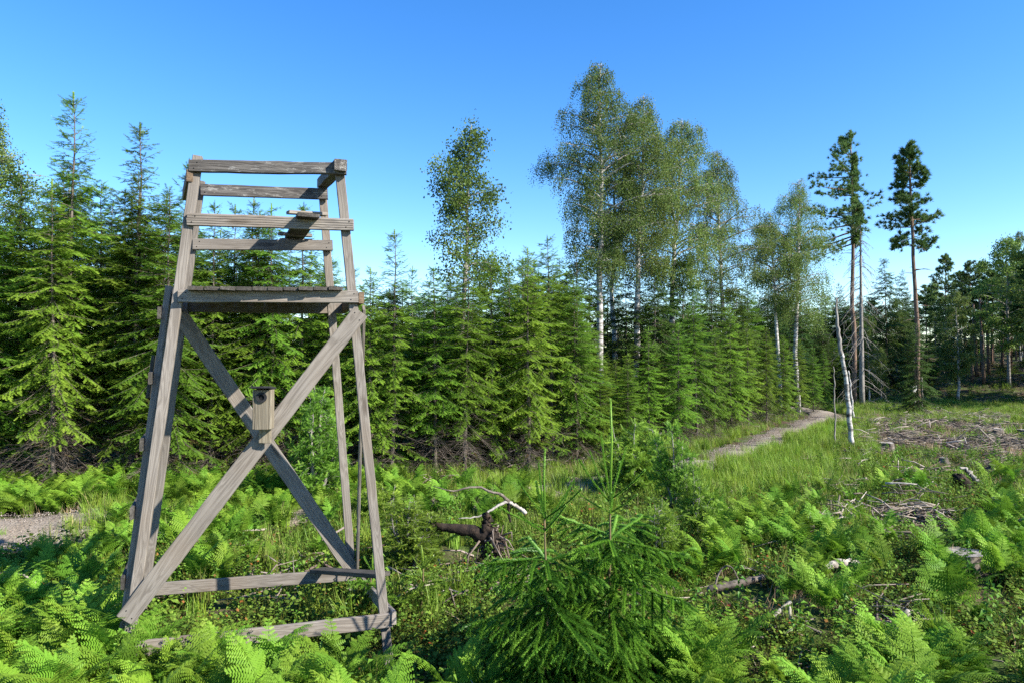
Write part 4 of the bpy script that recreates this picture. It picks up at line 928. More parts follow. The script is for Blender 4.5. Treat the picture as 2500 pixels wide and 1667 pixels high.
FR = [frond(601, .22, .52, .20, 14, 9, lean=.42).build('fern_frond', M_fern), frond(602, .32, .48, .22, 13, 9, lean=.62).build('fern_frond', M_fern),
      frond(603, .16, .46, .16, 14, 8, lean=.5).build('fern_frond', M_fern), frond(604, .28, .56, .24, 15, 10, lean=.75).build('fern_frond', M_fern)]
FR_DRY = frond(605, .2, .42, .17, 12, 7, lean=.95, dry=True).build('fern_frond', M_fern)
def fern_clump(seed, k):
    r = np.random.default_rng(seed); G = Geo()
    for i in range(k):
        f = frond(seed * 10 + i, r.uniform(.1, .3), r.uniform(.38, .55), r.uniform(.15, .22), 11, 6, lod=False, lean=r.uniform(.4, .8))
        a = r.uniform(0, 6.28); c, s = math.cos(a), math.sin(a); M = np.array([[c, -s, 0], [s, c, 0], [0, 0, 1]])
        o = r.normal(0, .06, 3) * [1, 1, 0]; base = 0; dt = r.normal(0, .08)
        for v, ff, t in zip(f.v, f.f, f.t): G.add(v @ M.T + o, ff - ff.min(), np.clip(t + dt, .1, 1))
    return G

rng = np.random.default_rng(77)
def sample(n, x0, x1, y0, y1):
    x = rng.uniform(x0, x1, n); y = rng.uniform(y0, y1, n); px, py = proj(x, y, gz(x, y)); d, s = road_dist(x, y); return x, y, px, py, d, s
def pw(px, xs, ys): return np.interp(px, xs, ys)
lowf = lambda x, y, k=0: np.sin(x * 1.7 + k) * np.sin(y * 1.9 + 2 * k) + .6 * np.sin(x * 3.9 - y * 2.7 + k)
def keepout(x, y):                         # under the saplings' stems, the near stump and logs
    k = np.ones(len(x), bool)
    for (cx_, cy_, r_k) in KO: k &= (x - cx_) ** 2 + (y - cy_) ** 2 > r_k ** 2
    return k
KO = [(.70, 4.8, .45), (.2, 4.55, .38), (-.95, 5.1, .28), (-.90, 4.8, .22)]
for a in [(2360, 1395, .27), (1990, 1410, .3), (2060, 1405, .3), (1795, 1450, .4), (2200, 1565, .25), (1150, 1370, .4)]:
    p = ground_at(a[0], a[1]); KO.append((p.x, p.y, a[2]))
for px_, py_, w_ in [(2157, 1034, 26), (2165, 1099, 34), (2304, 1130, 18), (2437, 1065, 22), (2427, 1144, 24), (1742, 1196, 24), (2347, 1192, 40), (2215, 1268, 130), (2260, 1085, 120), (2440, 1100, 130), (2010, 1285, 90), (2203, 1031, 14)]:
    p = ground_at(px_, py_ + 2); k_ = p.y / FPX * w_; KO += [(p.x, p.y, k_ * .75), (p.x, p.y - k_ * .9, k_ * .6)]
ZF = []          # ferns: x, y, zone
def zone(n, px0, px1, lo, hi, name, patch=None):
    """n ferns whose feet fall in a stretch of the picture; lo/hi: rows"""
    out = []; tries = 0
    while len(out) < n and tries < 60:
        tries += 1
        x, y, px, py, d, s = sample(4000, -11, 11, 3.0, 22)
        ok = (px > px0) & (px < px1) & (py > (lo(px) if callable(lo) else lo)) & (py < hi) & (d > 1.25) & keepout(x, y) & ~((px > 870) & (px < 1010) & (py < 1830))
        if patch is not None: ok &= lowf(x, y, patch) > -.25
        out += [(a, b, name) for a, b in zip(x[ok], y[ok])]
    ZF.extend(out[:n])
# feet rows; fronds stand about 200 rows above at the front
zone(300, -60, 1000, lambda p: pw(p, [-60, 230, 290, 360, 420, 700, 900, 1000], [1500, 1550, 1610, 1650, 1680, 1690, 1740, 1800]), 1990, 'near left')
zone(34, -40, 330, lambda p: pw(p, [0, 120, 330], [1430, 1330, 1290]), 1520, 'left middle')
zone(16, 440, 800, 1280, 1440, 'under stand', 1)
zone(200, 1640, 2560, lambda p: pw(p, [1640, 1750, 2100, 2500], [1650, 1640, 1640, 1690]), 1960, 'near right', 4)
zone(9, 1020, 1400, 1730, 1900, 'near middle')
zone(62, 1690, 2340, lambda p: pw(p, [1690, 1760, 2340], [1320, 1290, 1360]), 1470, 'right middle', 2)
zone(18, 2330, 2530, 1300, 1440, 'right edge')
ZL = {'near left': ('bright green fern in the dense patch at the foot of the stand', 'ferns in front of the stand'),
      'left middle': ('green fern beside the gravel road left of the stand', 'ferns by the road left of the stand'),
      'under stand': ('scattered fern seen between the legs of the stand', 'ferns seen through the stand'),
      'near right': ('pale green fern at the bottom right of the clearing', 'ferns at the bottom right'),
      'near middle': ('fern at the bottom edge in front of the spruce saplings', 'ferns in front of the saplings'),
      'right middle': ('fern in the patch right of the spruce saplings', 'ferns right of the saplings'),
      'right edge': ('fern in the patch at the right edge of the clearing', 'ferns at the right edge')}
ZF = ZF[:]
ZF.sort(key=lambda f: f[1])
for x, y, zn in ZF[:298]:
    lab, grp = ZL[zn]; s = rng.uniform(.72, 1.12)
    s *= {'right middle': .66, 'left middle': .75, 'under stand': .7, 'right edge': .72}.get(zn, .70) * rng.choice([.6, .8, .95, 1.1]); o = empty('fern', (x, y, gzf(x, y) - .02), lab, 'fern', grp, rng.uniform(0, 6.28), (s, s, s * rng.uniform(.9, 1.1)), (rng.normal(0, .08), rng.normal(0, .08)))
    k = rng.integers(2, 5); a0 = rng.uniform(0, 6.28)
    for q in range(k):
        link('frond', FR[rng.integers(0, 4)] if rng.random() > .05 else FR_DRY, o, (rng.normal(0, .03), rng.normal(0, .03), 0), (rng.normal(0, .12), rng.normal(0, .15), a0 + q * 6.283 / k + rng.normal(0, .4)), (rng.uniform(.8, 1.15),) * 3)

# ------------------------------------------------------------------ undergrowth nobody could count
def proto_col(name, meshes):
    c = bpy.data.collections.new(name)
    for i, me in enumerate(meshes): c.objects.link(bpy.data.objects.new('%s_%02d' % (name, i), me))
    return c
def scatter(name, label, cat, pts, protos, smin, smax, tilt=.12, seed=0, sink=.015):
    r = np.random.default_rng(seed); n = len(pts)
    me = bpy.data.meshes.new(name); me.vertices.add(n)
    z = gz(pts[:, 0], pts[:, 1]) - sink; me.vertices.foreach_set('co', np.column_stack([pts, z]).astype(np.float32).ravel())
    for nm, ty, key, val in (('rot', 'FLOAT_VECTOR', 'vector', np.column_stack([r.normal(0, tilt, n), r.normal(0, tilt, n), r.uniform(0, 6.28, n)])), ('scl', 'FLOAT', 'value', r.uniform(smin, smax, n)), ('idx', 'INT', 'value', r.integers(0, len(protos), n))):
        a = me.attributes.new(nm, ty, 'POINT'); a.data.foreach_set(key, np.ascontiguousarray(val, np.int32 if ty == 'INT' else np.float32).ravel())
    o = link(name, me); ng = bpy.data.node_groups.new(name, 'GeometryNodeTree')
    ng.interface.new_socket('Geometry', in_out='INPUT', socket_type='NodeSocketGeometry'); ng.interface.new_socket('Geometry', in_out='OUTPUT', socket_type='NodeSocketGeometry')
    N, L = ng.nodes.new, ng.links.new
    gi, go, ci, ip, er = N('NodeGroupInput'), N('NodeGroupOutput'), N('GeometryNodeCollectionInfo'), N('GeometryNodeInstanceOnPoints'), N('FunctionNodeEulerToRotation')
    ci.inputs['Collection'].default_value = proto_col(name + '_kinds', protos); ci.inputs['Separate Children'].default_value = True; ci.inputs['Reset Children'].default_value = True
    def at(nm, ty):
        a = N('GeometryNodeInputNamedAttribute'); a.data_type = ty; a.inputs['Name'].default_value = nm; return a.outputs['Attribute']
    L(gi.outputs[0], ip.inputs['Points']); L(ci.outputs[0], ip.inputs['Instance']); ip.inputs['Pick Instance'].default_value = True
    L(at('idx', 'INT'), ip.inputs['Instance Index']); L(at('rot', 'FLOAT_VECTOR'), er.inputs[0]); L(er.outputs[0], ip.inputs['Rotation']); L(at('scl', 'FLOAT'), ip.inputs['Scale'])
    L(ip.outputs[0], go.inputs[0]); md = o.modifiers.new('scatter', 'NODES'); md.node_group = ng
    return props(o, label, cat, None, 'stuff')
def scrub(seed, n=90, rad=.16, h=.22, ls=.022, red=.03, wide=.55):
    r = np.random.default_rng(seed); g = Geo()
    for k in range(14):
        a = r.uniform(0, 6.28); R = rad * r.uniform(.2, 1); e = np.array([math.cos(a) * R, math.sin(a) * R, h * r.uniform(.5, 1.1)]); st = e * [.35, .35, 0] + r.normal(0, .01, 3) * [1, 1, 0]
        g.tube([st, (st + e) / 2 + r.normal(0, .015, 3), e], [.003, .002, .001], 3, tint=.12, cap=False); kk = n // 14
        for j in range(kk):
            u = r.uniform(.3, 1.05); c = st + (e - st) * u + r.normal(0, .02, 3); A = r.normal(0, 1, 3); A[2] *= .5; A /= np.linalg.norm(A); B = np.cross(A, [r.normal(0, .5), r.normal(0, .5), 1]); B /= np.linalg.norm(B); s = ls * r.uniform(.6, 1.4)
            t = r.uniform(0, .1) if r.random() < red else np.clip(r.normal(.55, .17), .14, 1)
            g.add([c, c + A * s * .5 + B * s * wide, c + A * s * 1.15, c + A * s * .5 - B * s * wide], [(0, 1, 2), (0, 2, 3)], t)
    return g.build('scrub_leaves', M_scrub)
def grass(seed, n=45, h=.35, rad=.09, w=.0045, t=(.5, .15), material=None):
    r = np.random.default_rng(seed); g = Geo()
    for k in range(n):
        a = r.uniform(0, 6.28); b = np.array([math.cos(a), math.sin(a), 0]) * rad * math.sqrt(r.random()); L = h * r.uniform(.5, 1.15); az = r.uniform(0, 6.28); ln = r.uniform(.05, .5); hd = np.array([math.cos(az), math.sin(az), 0]); sd = np.array([-hd[1], hd[0], 0]) * w
        p1 = b + hd * L * ln * .3 + [0, 0, L * .55]; p2 = b + hd * L * ln + [0, 0, L * (1 - .25 * ln)]
        g.add([b - sd, b + sd, p1 - sd * .8, p1 + sd * .8, p2], [(0, 1, 3), (0, 3, 2), (2, 3, 4)], np.clip(r.normal(*t), 0, 1))
    return g.build('grass_tuft', material or M_grass)
def herb(seed, n=9, h=.4, ls=.075):
    r = np.random.default_rng(seed); g = Geo(); g.tube([(0, 0, 0), (.01, .01, h * .5), (.03, 0, h)], [.004, .003, .001], 3, tint=.3, cap=False)
    for k in range(n * 2):
        z = h * (.2 + .8 * k / n / 2); a = k * 2.4 + r.normal(0, .3); A = np.array([math.cos(a), math.sin(a), r.normal(.1, .3)]); B = np.array([-A[1], A[0], r.normal(0, .3)]); s = ls * r.uniform(.6, 1.2) * (1.2 - .6 * z / h); c = np.array([.02 * z, 0, z])
        g.add([c, c + A * s * .45 + B * s * .28 + [0, 0, .01], c + A * s * 1.1 - [0, 0, .02], c + A * s * .45 - B * s * .28 + [0, 0, .01]], [(0, 1, 2), (0, 2, 3)], np.clip(r.normal(.6, .13), 0, 1))
    return g.build('herb_leaves', M_green)
def sticks(seed, n=16, L=.4, rad=.25, th=.005, up=.1):
    r = np.random.default_rng(seed); g = Geo()
    for k in range(n):
        c = np.array([r.normal(0, rad * .6), r.normal(0, rad * .6), abs(r.normal(.02, up * .6)) + .01]); a = r.uniform(0, 6.28); d = np.array([math.cos(a), math.sin(a), r.normal(0, up * 2)]) * L * r.uniform(.3, 1.1) / 2
        m = c + r.normal(0, .02, 3); g.tube([c - d, m, c + d], np.array([1, .8, .4]) * th * r.uniform(.5, 1.4), 4, tint=np.clip(r.normal(.5, .2), 0, 1))
    return g.build('twigs', M_twig)
def density(x, y, px, py, d, f): return rng.random(len(x)) < f
# far ferns
pts = []
x, y, px, py, d, s = sample(28000, -14, 16, 3, 26)
band = np.zeros(len(x))
band += ((s < -.3) & (s > -2.2) & (px > 150) & (px < 1350)) * .34 * (lowf(x, y, 2) > .1)
band += ((s > 1.0) & (s < 3.3) & (px < 1010) & (px > -80)) * .62 * (lowf(x, y, 3) > -.7)
band += ((px > 920) & (px < 1300) & (py > 1185) & (py < 1290)) * .3 * (lowf(x, y, 5) > 0)
band += ((px > 420) & (px < 830) & (py > 1225) & (py < 1300)) * .35 * (lowf(x, y, 5) > -.2)
band += ((px > 1700) & (px < 2100) & (py > 1225) & (py < 1330)) * .35 * (lowf(x, y, 6) > .0)
band += ((px > 2080) & (px < 2520) & (py > 1180) & (py < 1420)) * .16 * (lowf(x, y, 7) > .2)
band += (((px > 2560) & (px < 3400)) | ((px > -900) & (px < -60))) * (py > 1250) * .13 * (lowf(x, y, 8) > -.1)
band += ((px > 1640) & (px < 2400) & (py > 1400) & (py < 1700)) * .12 * (lowf(x, y, 8) > .2)
band += ((s > 1.5) & (s < 2.6) & (px > 1820) & (px < 2010)) * .3
REST = np.array([(a, b) for a, b, c in ZF[298:]] + [(0, -30)])
ok = (rng.random(len(x)) < band) & ((d > 1.0) | ((px > 150) & (px < 1350))) & keepout(x, y)
scatter('fern_undergrowth', 'carpet of smaller ferns between the road, the stand and the clearing', 'ferns', np.vstack([np.column_stack([x[ok], y[ok]]), REST]), [fern_clump(s_, 5).build('fern_clump', M_fern) for s_ in (71, 72, 73, 74)], .45, .9, seed=1)
# low scrub everywhere off the road
x, y, px, py, d, s = sample(58000, -25, 38, 2.6, 46)
near = (px > -700) & (px < 3300)
f = np.where(y < 9, .62, np.where(y < 18, .42, .30)) * np.clip(.75 + .55 * lowf(x, y, 9), .12, 1)
f = np.where((px > 1780) & (px < 2080) & (py > 1440) & (py < 1520), .12, f)                     # brown patch
f = np.where((px > 2120) & (px < 2480) & (py > 1010) & (py < 1115), f * .45, f)                # slash
f = np.where(s > 4.2, f * .25, f)
ok = near & (rng.random(len(x)) < f) & (d > 1.25) & keepout(x, y)
scatter('blueberry_scrub', 'low leafy blueberry scrub covering the clearing floor', 'scrub', np.column_stack([x[ok], y[ok]]), [scrub(81), scrub(82, 110, .2, .28, .024), scrub(83, 80, .15, .16, .018, .10), scrub(84, 90, .2, .2, .03, .05)], .7, 1.5, seed=2)
x, y, px, py, d, s = sample(10800, -12, 13, 2.6, 11)
ok = (px > -900) & (px < 3500) & (d > 1.2) & keepout(x, y) & (lowf(x, y, 12) > -.75) & ~((px > 1780) & (px < 2080) & (py > 1440) & (py < 1520))
scatter('low_shrubs', 'low lingonberry and heather sprigs between the ferns', 'scrub', np.column_stack([x[ok], y[ok]]), [scrub(85, 84, .16, .14, .016, .06), scrub(86, 98, .15, .2, .02, .02), scrub(87, 70, .13, .1, .014, .12, .4)], .7, 1.4, seed=12)
# grass
x, y, px, py, d, s = sample(60000, -16, 32, 4, 46)
f = np.zeros(len(x))
f += ((s < -.8) & (s > -4.5) & (px > 1450) & (px < 2140)) * .9
# overgrown stretch of the road
f += ((np.abs(s) < 3.0) & (px > 165) & (px < 1500)) * .7
f += ((px > 1650) & (px < 2130) & (py > 1060) & (py < 1290)) * .42 * np.clip(.6 + .6 * lowf(x, y, 4), .1, 1)
f += ((s > .85) & (s < 2.6) & (px > 1480) & (px < 2010)) * .9
f += ((s > .8) & (s < 2.8) & (px > 900) & (px < 1500)) * .5
f += ((s < -1.1) & (px > 900) & (px < 1700) & (py < 1290)) * .35
f += ((px > -50) & (px < 800) & (s > 1.05) & (s < 3)) * .35
f += ((px > 2050) & (px < 2650) & (py > 985) & (py < 1045)) * .5
f += ((py > 1290) & (px > 900)) * .10 + ((px < 900) & (py > 1240)) * .10
ok = (rng.random(len(x)) < f) & ((d > .82) | ((px > 165) & (px < 1500)) | (d < .25)) & keepout(x, y)
scatter('grass', 'bright green grass along the road and over the clearing', 'grass', np.column_stack([x[ok], y[ok]]), [grass(91), grass(92, 50, .42, .11), grass(93, 40, .28, .08), grass(94, 36, .4, .1, t=(.35, .2))], .5, 1.0, seed=3)
x, y, px, py, d, s = sample(40000, 4, 34, 7, 46)
f = ((px > 2000) & (px < 2620) & (py > 985) & (py < 1300)) * .5 * np.clip(.35 + .8 * lowf(x, y, 4), .02, 1) * np.where((py > 1015) & (py < 1110), .45, 1)
ok = (rng.random(len(x)) < f) & (d > 1.0) & keepout(x, y)
scatter('short_grass', 'short patchy grass over the open clearing on the right', 'grass', np.column_stack([x[ok], y[ok]]), [grass(191, 50, .2, .13, .005), grass(192, 44, .26, .14, .005, (.6, .15)), grass(193, 40, .16, .12, .005, (.3, .2))], .7, 1.3, seed=13)
x, y, px, py, d, s = sample(16000, 2, 16, 11, 30)
ok = (s < -.5) & (s > -2.6) & (px > 1560) & (px < 2030) & (rng.random(len(x)) < .5)
scatter('verge_grass', 'tall bright grass on the near verge of the gravel road', 'grass', np.column_stack([x[ok], y[ok]]), [grass(291, 50, .5, .12, .005, (.65, .15)), grass(292, 46, .42, .11, .005, (.6, .15))], .6, 1.0, seed=14)
def pebbles(seed):
    r = np.random.default_rng(seed); g = Geo(); o6 = np.array([(1, 0, 0), (-1, 0, 0), (0, 1, 0), (0, -1, 0), (0, 0, 1), (0, 0, -1)]); f8 = [(0, 2, 4), (2, 1, 4), (1, 3, 4), (3, 0, 4), (2, 0, 5), (1, 2, 5), (3, 1, 5), (0, 3, 5)]
    for k in range(30):
        v = o6 * r.uniform(.6, 1.2, (6, 1)) * np.array([1, r.uniform(.6, 1), r.uniform(.4, .8)]) * abs(r.normal(.011, .007)); a = r.uniform(0, 6.28); c, q = math.cos(a), math.sin(a)
        g.add(v @ np.array([[c, -q, 0], [q, c, 0], [0, 0, 1]]).T + [r.normal(0, .12), r.normal(0, .12), .004], f8, np.clip(r.normal(.55, .25), 0, 1))
    return g.build('pebbles', M_twig)
kk = rng.integers(20, 170, 2600); oo = rng.uniform(-.85, .85, 2600); P_ = RC[kk] + RN[kk] * (oo * np.where(RC[kk, 0] > 3, .62, 1.0))[:, None] + RT[kk] * rng.uniform(-.1, .1, (2600, 1))
scatter('loose_stones', 'loose grey pebbles on the gravel road', 'pebbles', P_, [pebbles(31), pebbles(32)], .45, .95, tilt=.02, seed=15, sink=-.075)
# herbs
x, y, px, py, d, s = sample(5200, -9, 12, 3.2, 16)
ok = (rng.random(len(x)) < np.where(y < 8, .30, .16)) & (d > 1.4) & keepout(x, y) & (px > -100) & (px < 2600)
scatter('herbs', 'broad-leaved herbs and raspberry shoots among the ferns', 'herbs', np.column_stack([x[ok], y[ok]]), [herb(95), herb(96, 7, .3, .06), herb(97, 11, .5, .07)], .6, 1.2, seed=4)
# dry grass and needles on the verge and in brown patches
x, y, px, py, d, s = sample(24000, -14, 32, 4, 44)
f = ((s > .95) & (s < 1.7)) * .5 + ((px > 1780) & (px < 2080) & (py > 1440) & (py < 1520)) * .7 + ((px > 2100) & (px < 2520) & (py > 1010) & (py < 1120)) * .35 + ((py > 1250) & (py < 1420)) * .07 + .02 + ((px > 1950) & (px < 2600) & (py > 1000) & (py < 1320)) * .16 * (lowf(x, y, 4) < .2) + ((s > 3) & (s < 6) & (px > 800)) * .25
ok = (rng.random(len(x)) < f) & (d > .95)
scatter('dry_grass', 'tufts of dry straw and dead heather in the bare patches', 'dry grass', np.column_stack([x[ok], y[ok]]), [grass(98, 40, .14, .12, .003, (.4, .25), M_deadgrass), grass(99, 34, .2, .14, .003, (.5, .25), M_deadgrass)], .7, 1.4, tilt=.3, seed=5)
# twig litter
x, y, px, py, d, s = sample(30000, -14, 34, 3.6, 46)
f = ((px > 2080) & (px < 2560) & (py > 1015) & (py < 1115)) * .55 * (lowf(x * .5, y * .5, 2) > -.3) + ((px > 2110) & (px < 2300) & (py > 1500) & (py < 1620)) * .6 + ((px > 1000) & (px < 1250) & (py > 1370) & (py < 1450)) * .6 + .045 + ((px > 1950) & (px < 2600) & (py > 1100) & (py < 1320)) * .12 * (lowf(x, y, 4) < .1) + ((px > 1900) & (px < 2060) & (py > 1255) & (py < 1290)) * .8
ok = (rng.random(len(x)) < f) & (d > 1.3) & keepout(x, y)
scatter('twig_litter', 'grey twigs and logging slash strewn over the clearing', 'twigs', np.column_stack([x[ok], y[ok]]), [sticks(61), sticks(62, 20, .6, .3, .007), sticks(63, 12, .8, .35, .010, .16)], .7, 1.3, tilt=.1, seed=6)

# ------------------------------------------------------------------ stumps, logs, roots and brush heaps
def stump(px, py, wpx, hpx, label, seed, pale=.5, tilt=(0, 0)):
    b = ground_at(px, py); k = b.y / FPX; R = wpx * k / 2; h = hpx * k; r = np.random.default_rng(seed)
    o = empty('tree_stump', b, label, 'stump', None, 0, (1, 1, 1), tilt); S = 18; th = np.arange(S) * 2 * np.pi / S
    lobe = 1 + .10 * np.sin(th * 3 + r.uniform(0, 6)) + .06 * np.sin(th * 5 + r.uniform(0, 6)); g = Geo(); V = []
    hs = [-.08, h * .12, h * .35, h * .7, h]; fl = [1.75, 1.45, 1.12, 1.0, .97]
    for z, f_ in zip(hs, fl):
        lb = 1 + (lobe - 1) * (1 + 3 * (f_ - 1)); V += [(R * f_ * l * math.cos(t), R * f_ * l * math.sin(t), z + (r.normal(0, .01) if z < h else r.normal(0, .02 * h))) for t, l in zip(th, lb)]
    F = []
    for q in range(4):
        for j in range(S): a = q * S + j; b2 = q * S + (j + 1) % S; F += [(a, b2, b2 + S), (a, b2 + S, a + S)]
    g.add(V, F); link('bark', g.build('stump_bark', M_stump), o)
    top = np.array(V[-S:]); g = Geo(); c = top.mean(0) + [0, 0, .006]; ring = top * [.97, .97, 1] + [0, 0, .004]
    g.add(np.vstack([c, ring]), [(0, j + 1, (j + 1) % S + 1) for j in range(S)]); link('cut_face', g.build('stump_cut', M_pale if pale > .5 else M_greybark), o)
stump(2360, 1392, 98, 44, 'wide grey stump half hidden by ferns at the right', 1, .4)
stump(2157, 1034, 26, 15, 'dark stump with a bright right side below the one-sided pine', 2)
stump(2203, 1031, 14, 12, 'small pale stump near the foot of the right-hand tall pine', 3, .8)
stump(2165, 1099, 34, 19, 'stump with a pale broken edge right of the leaning birch trunk', 4, .8)
stump(2304, 1130, 18, 12, 'low stump in the middle of the clearing among grass', 5)
stump(2437, 1065, 22, 13, 'stump with a bright edge beyond the slash at the right', 6, .8)
stump(2427, 1144, 24, 10, 'low mossy stump near the right edge of the clearing', 7, .3)
stump(2497, 1062, 22, 14, 'dark stump cut off by the right edge of the photo', 11, .3)
stump(1742, 1196, 24, 16, 'small grey stump in the grass right of the junipers', 8, .4)
stump(1999, 1124, 13, 8, 'tiny stump in the grass left of the leaning birch trunk', 9)
stump(2300, 1012, 14, 7, 'low dark stump in the grass behind the clearing', 10)
def log(name, label, cat, pts, rads, material, sides=8, seed=0, wob=.008): return pole(name, pts, rads, material, label, cat, sides, seed, wob)
def GP(px, py, dz=.04): p = ground_at(px, py); return p + Vector((0, 0, dz))
log('log', 'bleached white log lying in the middle of the right-hand clearing', 'log', [GP(1985, 1412, .08), GP(2030, 1400, .1), GP(2070, 1398, .1), GP(2100, 1394, .1)], [.035, .045, .05, .05], M_pale, seed=3)
log('stick', 'thin pale stick beside the bleached white log', 'stick', [GP(1965, 1405, .08), GP(2010, 1400, .1), GP(2050, 1396, .1)], [.02, .025, .015], M_pale, 6, 4)
log('log', 'pale crooked stick lying on the ferns above the white log', 'stick', [GP(1940, 1325, .22), GP(1965, 1320, .24), GP(2003, 1310, .26)], [.022, .022, .018], M_pale, 6, 5)
log('log', 'dark bark-covered log lying right of the spruce saplings', 'log', [GP(1728, 1462, .09), GP(1775, 1455, .1), GP(1820, 1446, .1), GP(1862, 1434, .1)], [.032, .038, .036, .028], M_stump, 9, 6, .006)
log('bent_stick', 'thin bowed stick arching over the dark log', 'stick', [GP(1745, 1458, .1), GP(1760, 1450, .24), GP(1785, 1450, .27), GP(1810, 1450, .1)], [.010, .010, .008, .006], M_stump, 5, 7, .003)
log('broken_stick', 'white broken stick standing out of the twigs at the lower right', 'stick', [GP(2170, 1590, .03), GP(2190, 1575, .1), GP(2218, 1550, .2)], [.02, .022, .024], M_pale, 7, 8, .004)
log('broken_stick', 'short white stick in the dark hollow left of the lower ferns', 'stick', [GP(1885, 1530, .06), GP(1905, 1518, .1), GP(1930, 1508, .14)], [.018, .02, .016], M_pale, 7, 9, .003)
log('stick', 'short pale stub beside the white stick in the dark hollow', 'stick', [GP(1932, 1535, .02), GP(1930, 1530, .08), GP(1928, 1520, .14)], [.03, .02, .01], M_pale, 7, 10, .003)
# upturned root near the stand
d = 7.4
root = empty('upturned_root', ground_at(1190, 1385), 'dark upturned root with a broken stem pointing left, right of the stand', 'root')
def rpart(name, pts, rads, material=M_root, sides=8, wob=.01, seed=0):
    o = pole(name, pts, rads, material, None, None, sides, seed, wob); o.location = o.location - root.location; o.parent = root
rpart('stem', [U(1205, 1318, d), U(1175, 1302, d), U(1120, 1290, d), U(1075, 1288, d), U(1052, 1282, d)], [.11, .08, .055, .038, .028], wob=.014, sides=10)
rpart('stub', [U(1068, 1288, d), U(1058, 1300, d), U(1050, 1316, d)], [.025, .02, .012], seed=2)
rpart('stub', [U(1185, 1290, d), U(1190, 1270, d), U(1188, 1256, d)], [.07, .055, .03], seed=3, wob=.015)
rg = np.random.default_rng(14); G = Geo()
for k in range(48):
    a = rg.uniform(0, 6.28); p = np.array(U(1200, 1315, d)) + rg.normal(0, .05, 3); dr = np.array([rg.normal(.25, .5), rg.normal(-.2, .5), rg.normal(-.25, .6)]); L = rg.uniform(.15, .42)
    G.tube([p, p + dr * L * .5 + rg.normal(0, .03, 3), p + dr * L + [0, 0, -.06]], [.014, .008, .003], 4, tint=np.clip(rg.normal(.12, .15), 0, 1))
o = link('rootlets', G.build('rootlets', M_twig), root); o.location = -root.location; o['kind'] = 'stuff'
rpart('root_plate', [U(1196, 1300, d), U(1208, 1325, d), U(1205, 1352, d), U(1190, 1380, d)], [.08, .10, .10, .13], wob=.03, seed=5, sides=9)
arch = empty('dead_branch', U(1275, 1243, 8.3), 'bleached crooked dead branch arching over the root right of the stand', 'branch')
def apart(name, pts, rads, material, seed):
    o = pole(name, pts, rads, material, None, None, 6, seed, .004); o.location = o.location - arch.location; o.parent = arch
apart('main_limb', [U(1243, 1224, 8.2), U(1222, 1206, 8.1), U(1195, 1199, 8.0), U(1172, 1189, 8.0), U(1138, 1190, 7.9), U(1115, 1197, 7.9), U(1090, 1195, 7.8), U(1058, 1186, 7.8)], [.022, .018, .016, .015, .012, .010, .007, .004], M_stump, 1)
apart('pale_limb', [U(1284, 1251, 8.28), U(1262, 1236, 8.28), U(1244, 1225, 8.18)], [.024, .022, .019], M_pale, 8)
apart('side_limb', [U(1240, 1224, 8.2), U(1215, 1234, 8.0), U(1192, 1250, 7.8), U(1160, 1262, 7.7), U(1120, 1266, 7.6)], [.02, .016, .013, .01, .005], M_greybark, 2)
apart('prop_limb', [U(1241, 1226, 8.2), U(1242, 1242, 8.2), U(1246, 1275, 8.2)], [.02, .016, .014], M_root, 3)
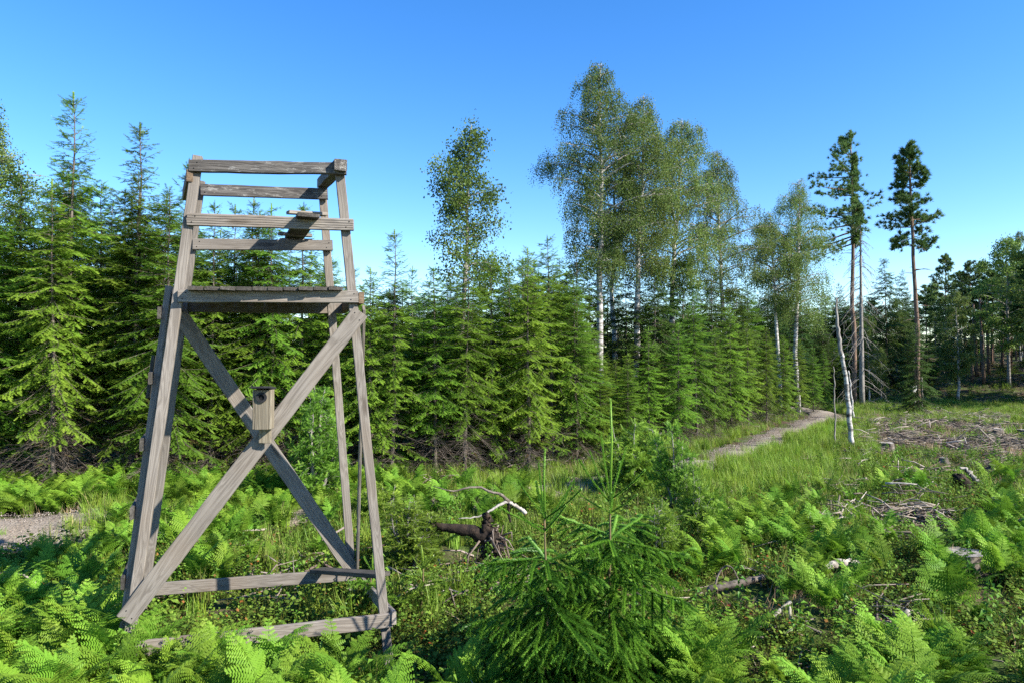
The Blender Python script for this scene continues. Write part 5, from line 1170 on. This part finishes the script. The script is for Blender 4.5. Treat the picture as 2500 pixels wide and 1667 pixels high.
# brush heaps
def heap(px, py, wpx, hpx, label, seed, big=10, n=190):
    b = ground_at(px, py); k = b.y / FPX; R = wpx * k / 2; h = hpx * k; r = np.random.default_rng(seed); o = empty('brush_heap', b, label, 'brush heap'); g = Geo(); cen = [(0, 0, 1)] + [(r.uniform(-.8, .8) * R, r.uniform(-.5, .7) * R, r.uniform(.15, .6)) for _ in range(3)]
    def one(L, th, flat=.15):
        cc = cen[r.integers(0, len(cen))]; x = cc[0] + r.normal(0, R * .3); y = cc[1] + r.normal(0, R * .3); z = max(.015, h * cc[2] * (1 - ((x - cc[0]) / R) ** 2) * r.random() ** 1.4); a = r.uniform(0, 6.28); dv = np.array([math.cos(a), math.sin(a) * .7, r.normal(0, flat)]) * L / 2; c = np.array([x, y, z]); mid = c + r.normal(0, .04 * L, 3)
        return [c - dv, mid, c + dv], np.array([1, .85, .4]) * th
    for q in range(n):
        P, t = one(r.uniform(.3, .9) * R, r.uniform(.003, .009) * (1 + b.y / 20)); g.tube(P, t, 4, tint=np.clip(r.normal(.4, .2), 0, 1))
    link('twigs', g.build('heap_twigs', M_twig), o)['kind'] = 'stuff'
    for q in range(big):
        P, t = one(r.uniform(.5, 1.2) * R, r.uniform(.012, .022), .25); gg = Geo(); gg.tube(spline(np.array(P), 6), np.linspace(t[0], t[2], 6), 6, tint=r.uniform(.5, 1)); link('branch', gg.build('heap_branch', M_twig if r.random() < .6 else M_pale), o)
    return o
heap(2215, 1268, 190, 95, 'biggest heap of grey and brown branches in the middle of the clearing', 1, 12, 260)
heap(2010, 1285, 150, 40, 'flat brown brush pile left of the big branch heap', 2, 6)
heap(2260, 1085, 190, 42, 'wide low slash heap in front of the right-hand tall pine', 3, 10, 240)
heap(2440, 1100, 200, 34, 'long low slash heap at the right edge of the clearing', 4, 8, 220)
heap(1060, 1425, 120, 26, 'small mat of dead twigs below the upturned root', 5, 5, 120)
ur = empty('rootball', ground_at(2347, 1192), 'dark upturned rootball standing in the grass right of the branch heap', 'root')
def upart(name, pts, rads, material, seed):
    o = pole(name, pts, rads, material, None, None, 9, seed, .02); o.location = o.location - ur.location; o.parent = ur
dd = ur.location.y
upart('root_mass', [U(2352, 1193, dd), U(2350, 1178, dd), U(2340, 1168, dd), U(2332, 1160, dd)], [.11, .13, .09, .04], M_root, 1)
upart('curved_stem', [U(2400, 1182, dd), U(2378, 1168, dd), U(2366, 1150, dd), U(2350, 1145, dd)], [.05, .04, .03, .02], M_greybark, 2)
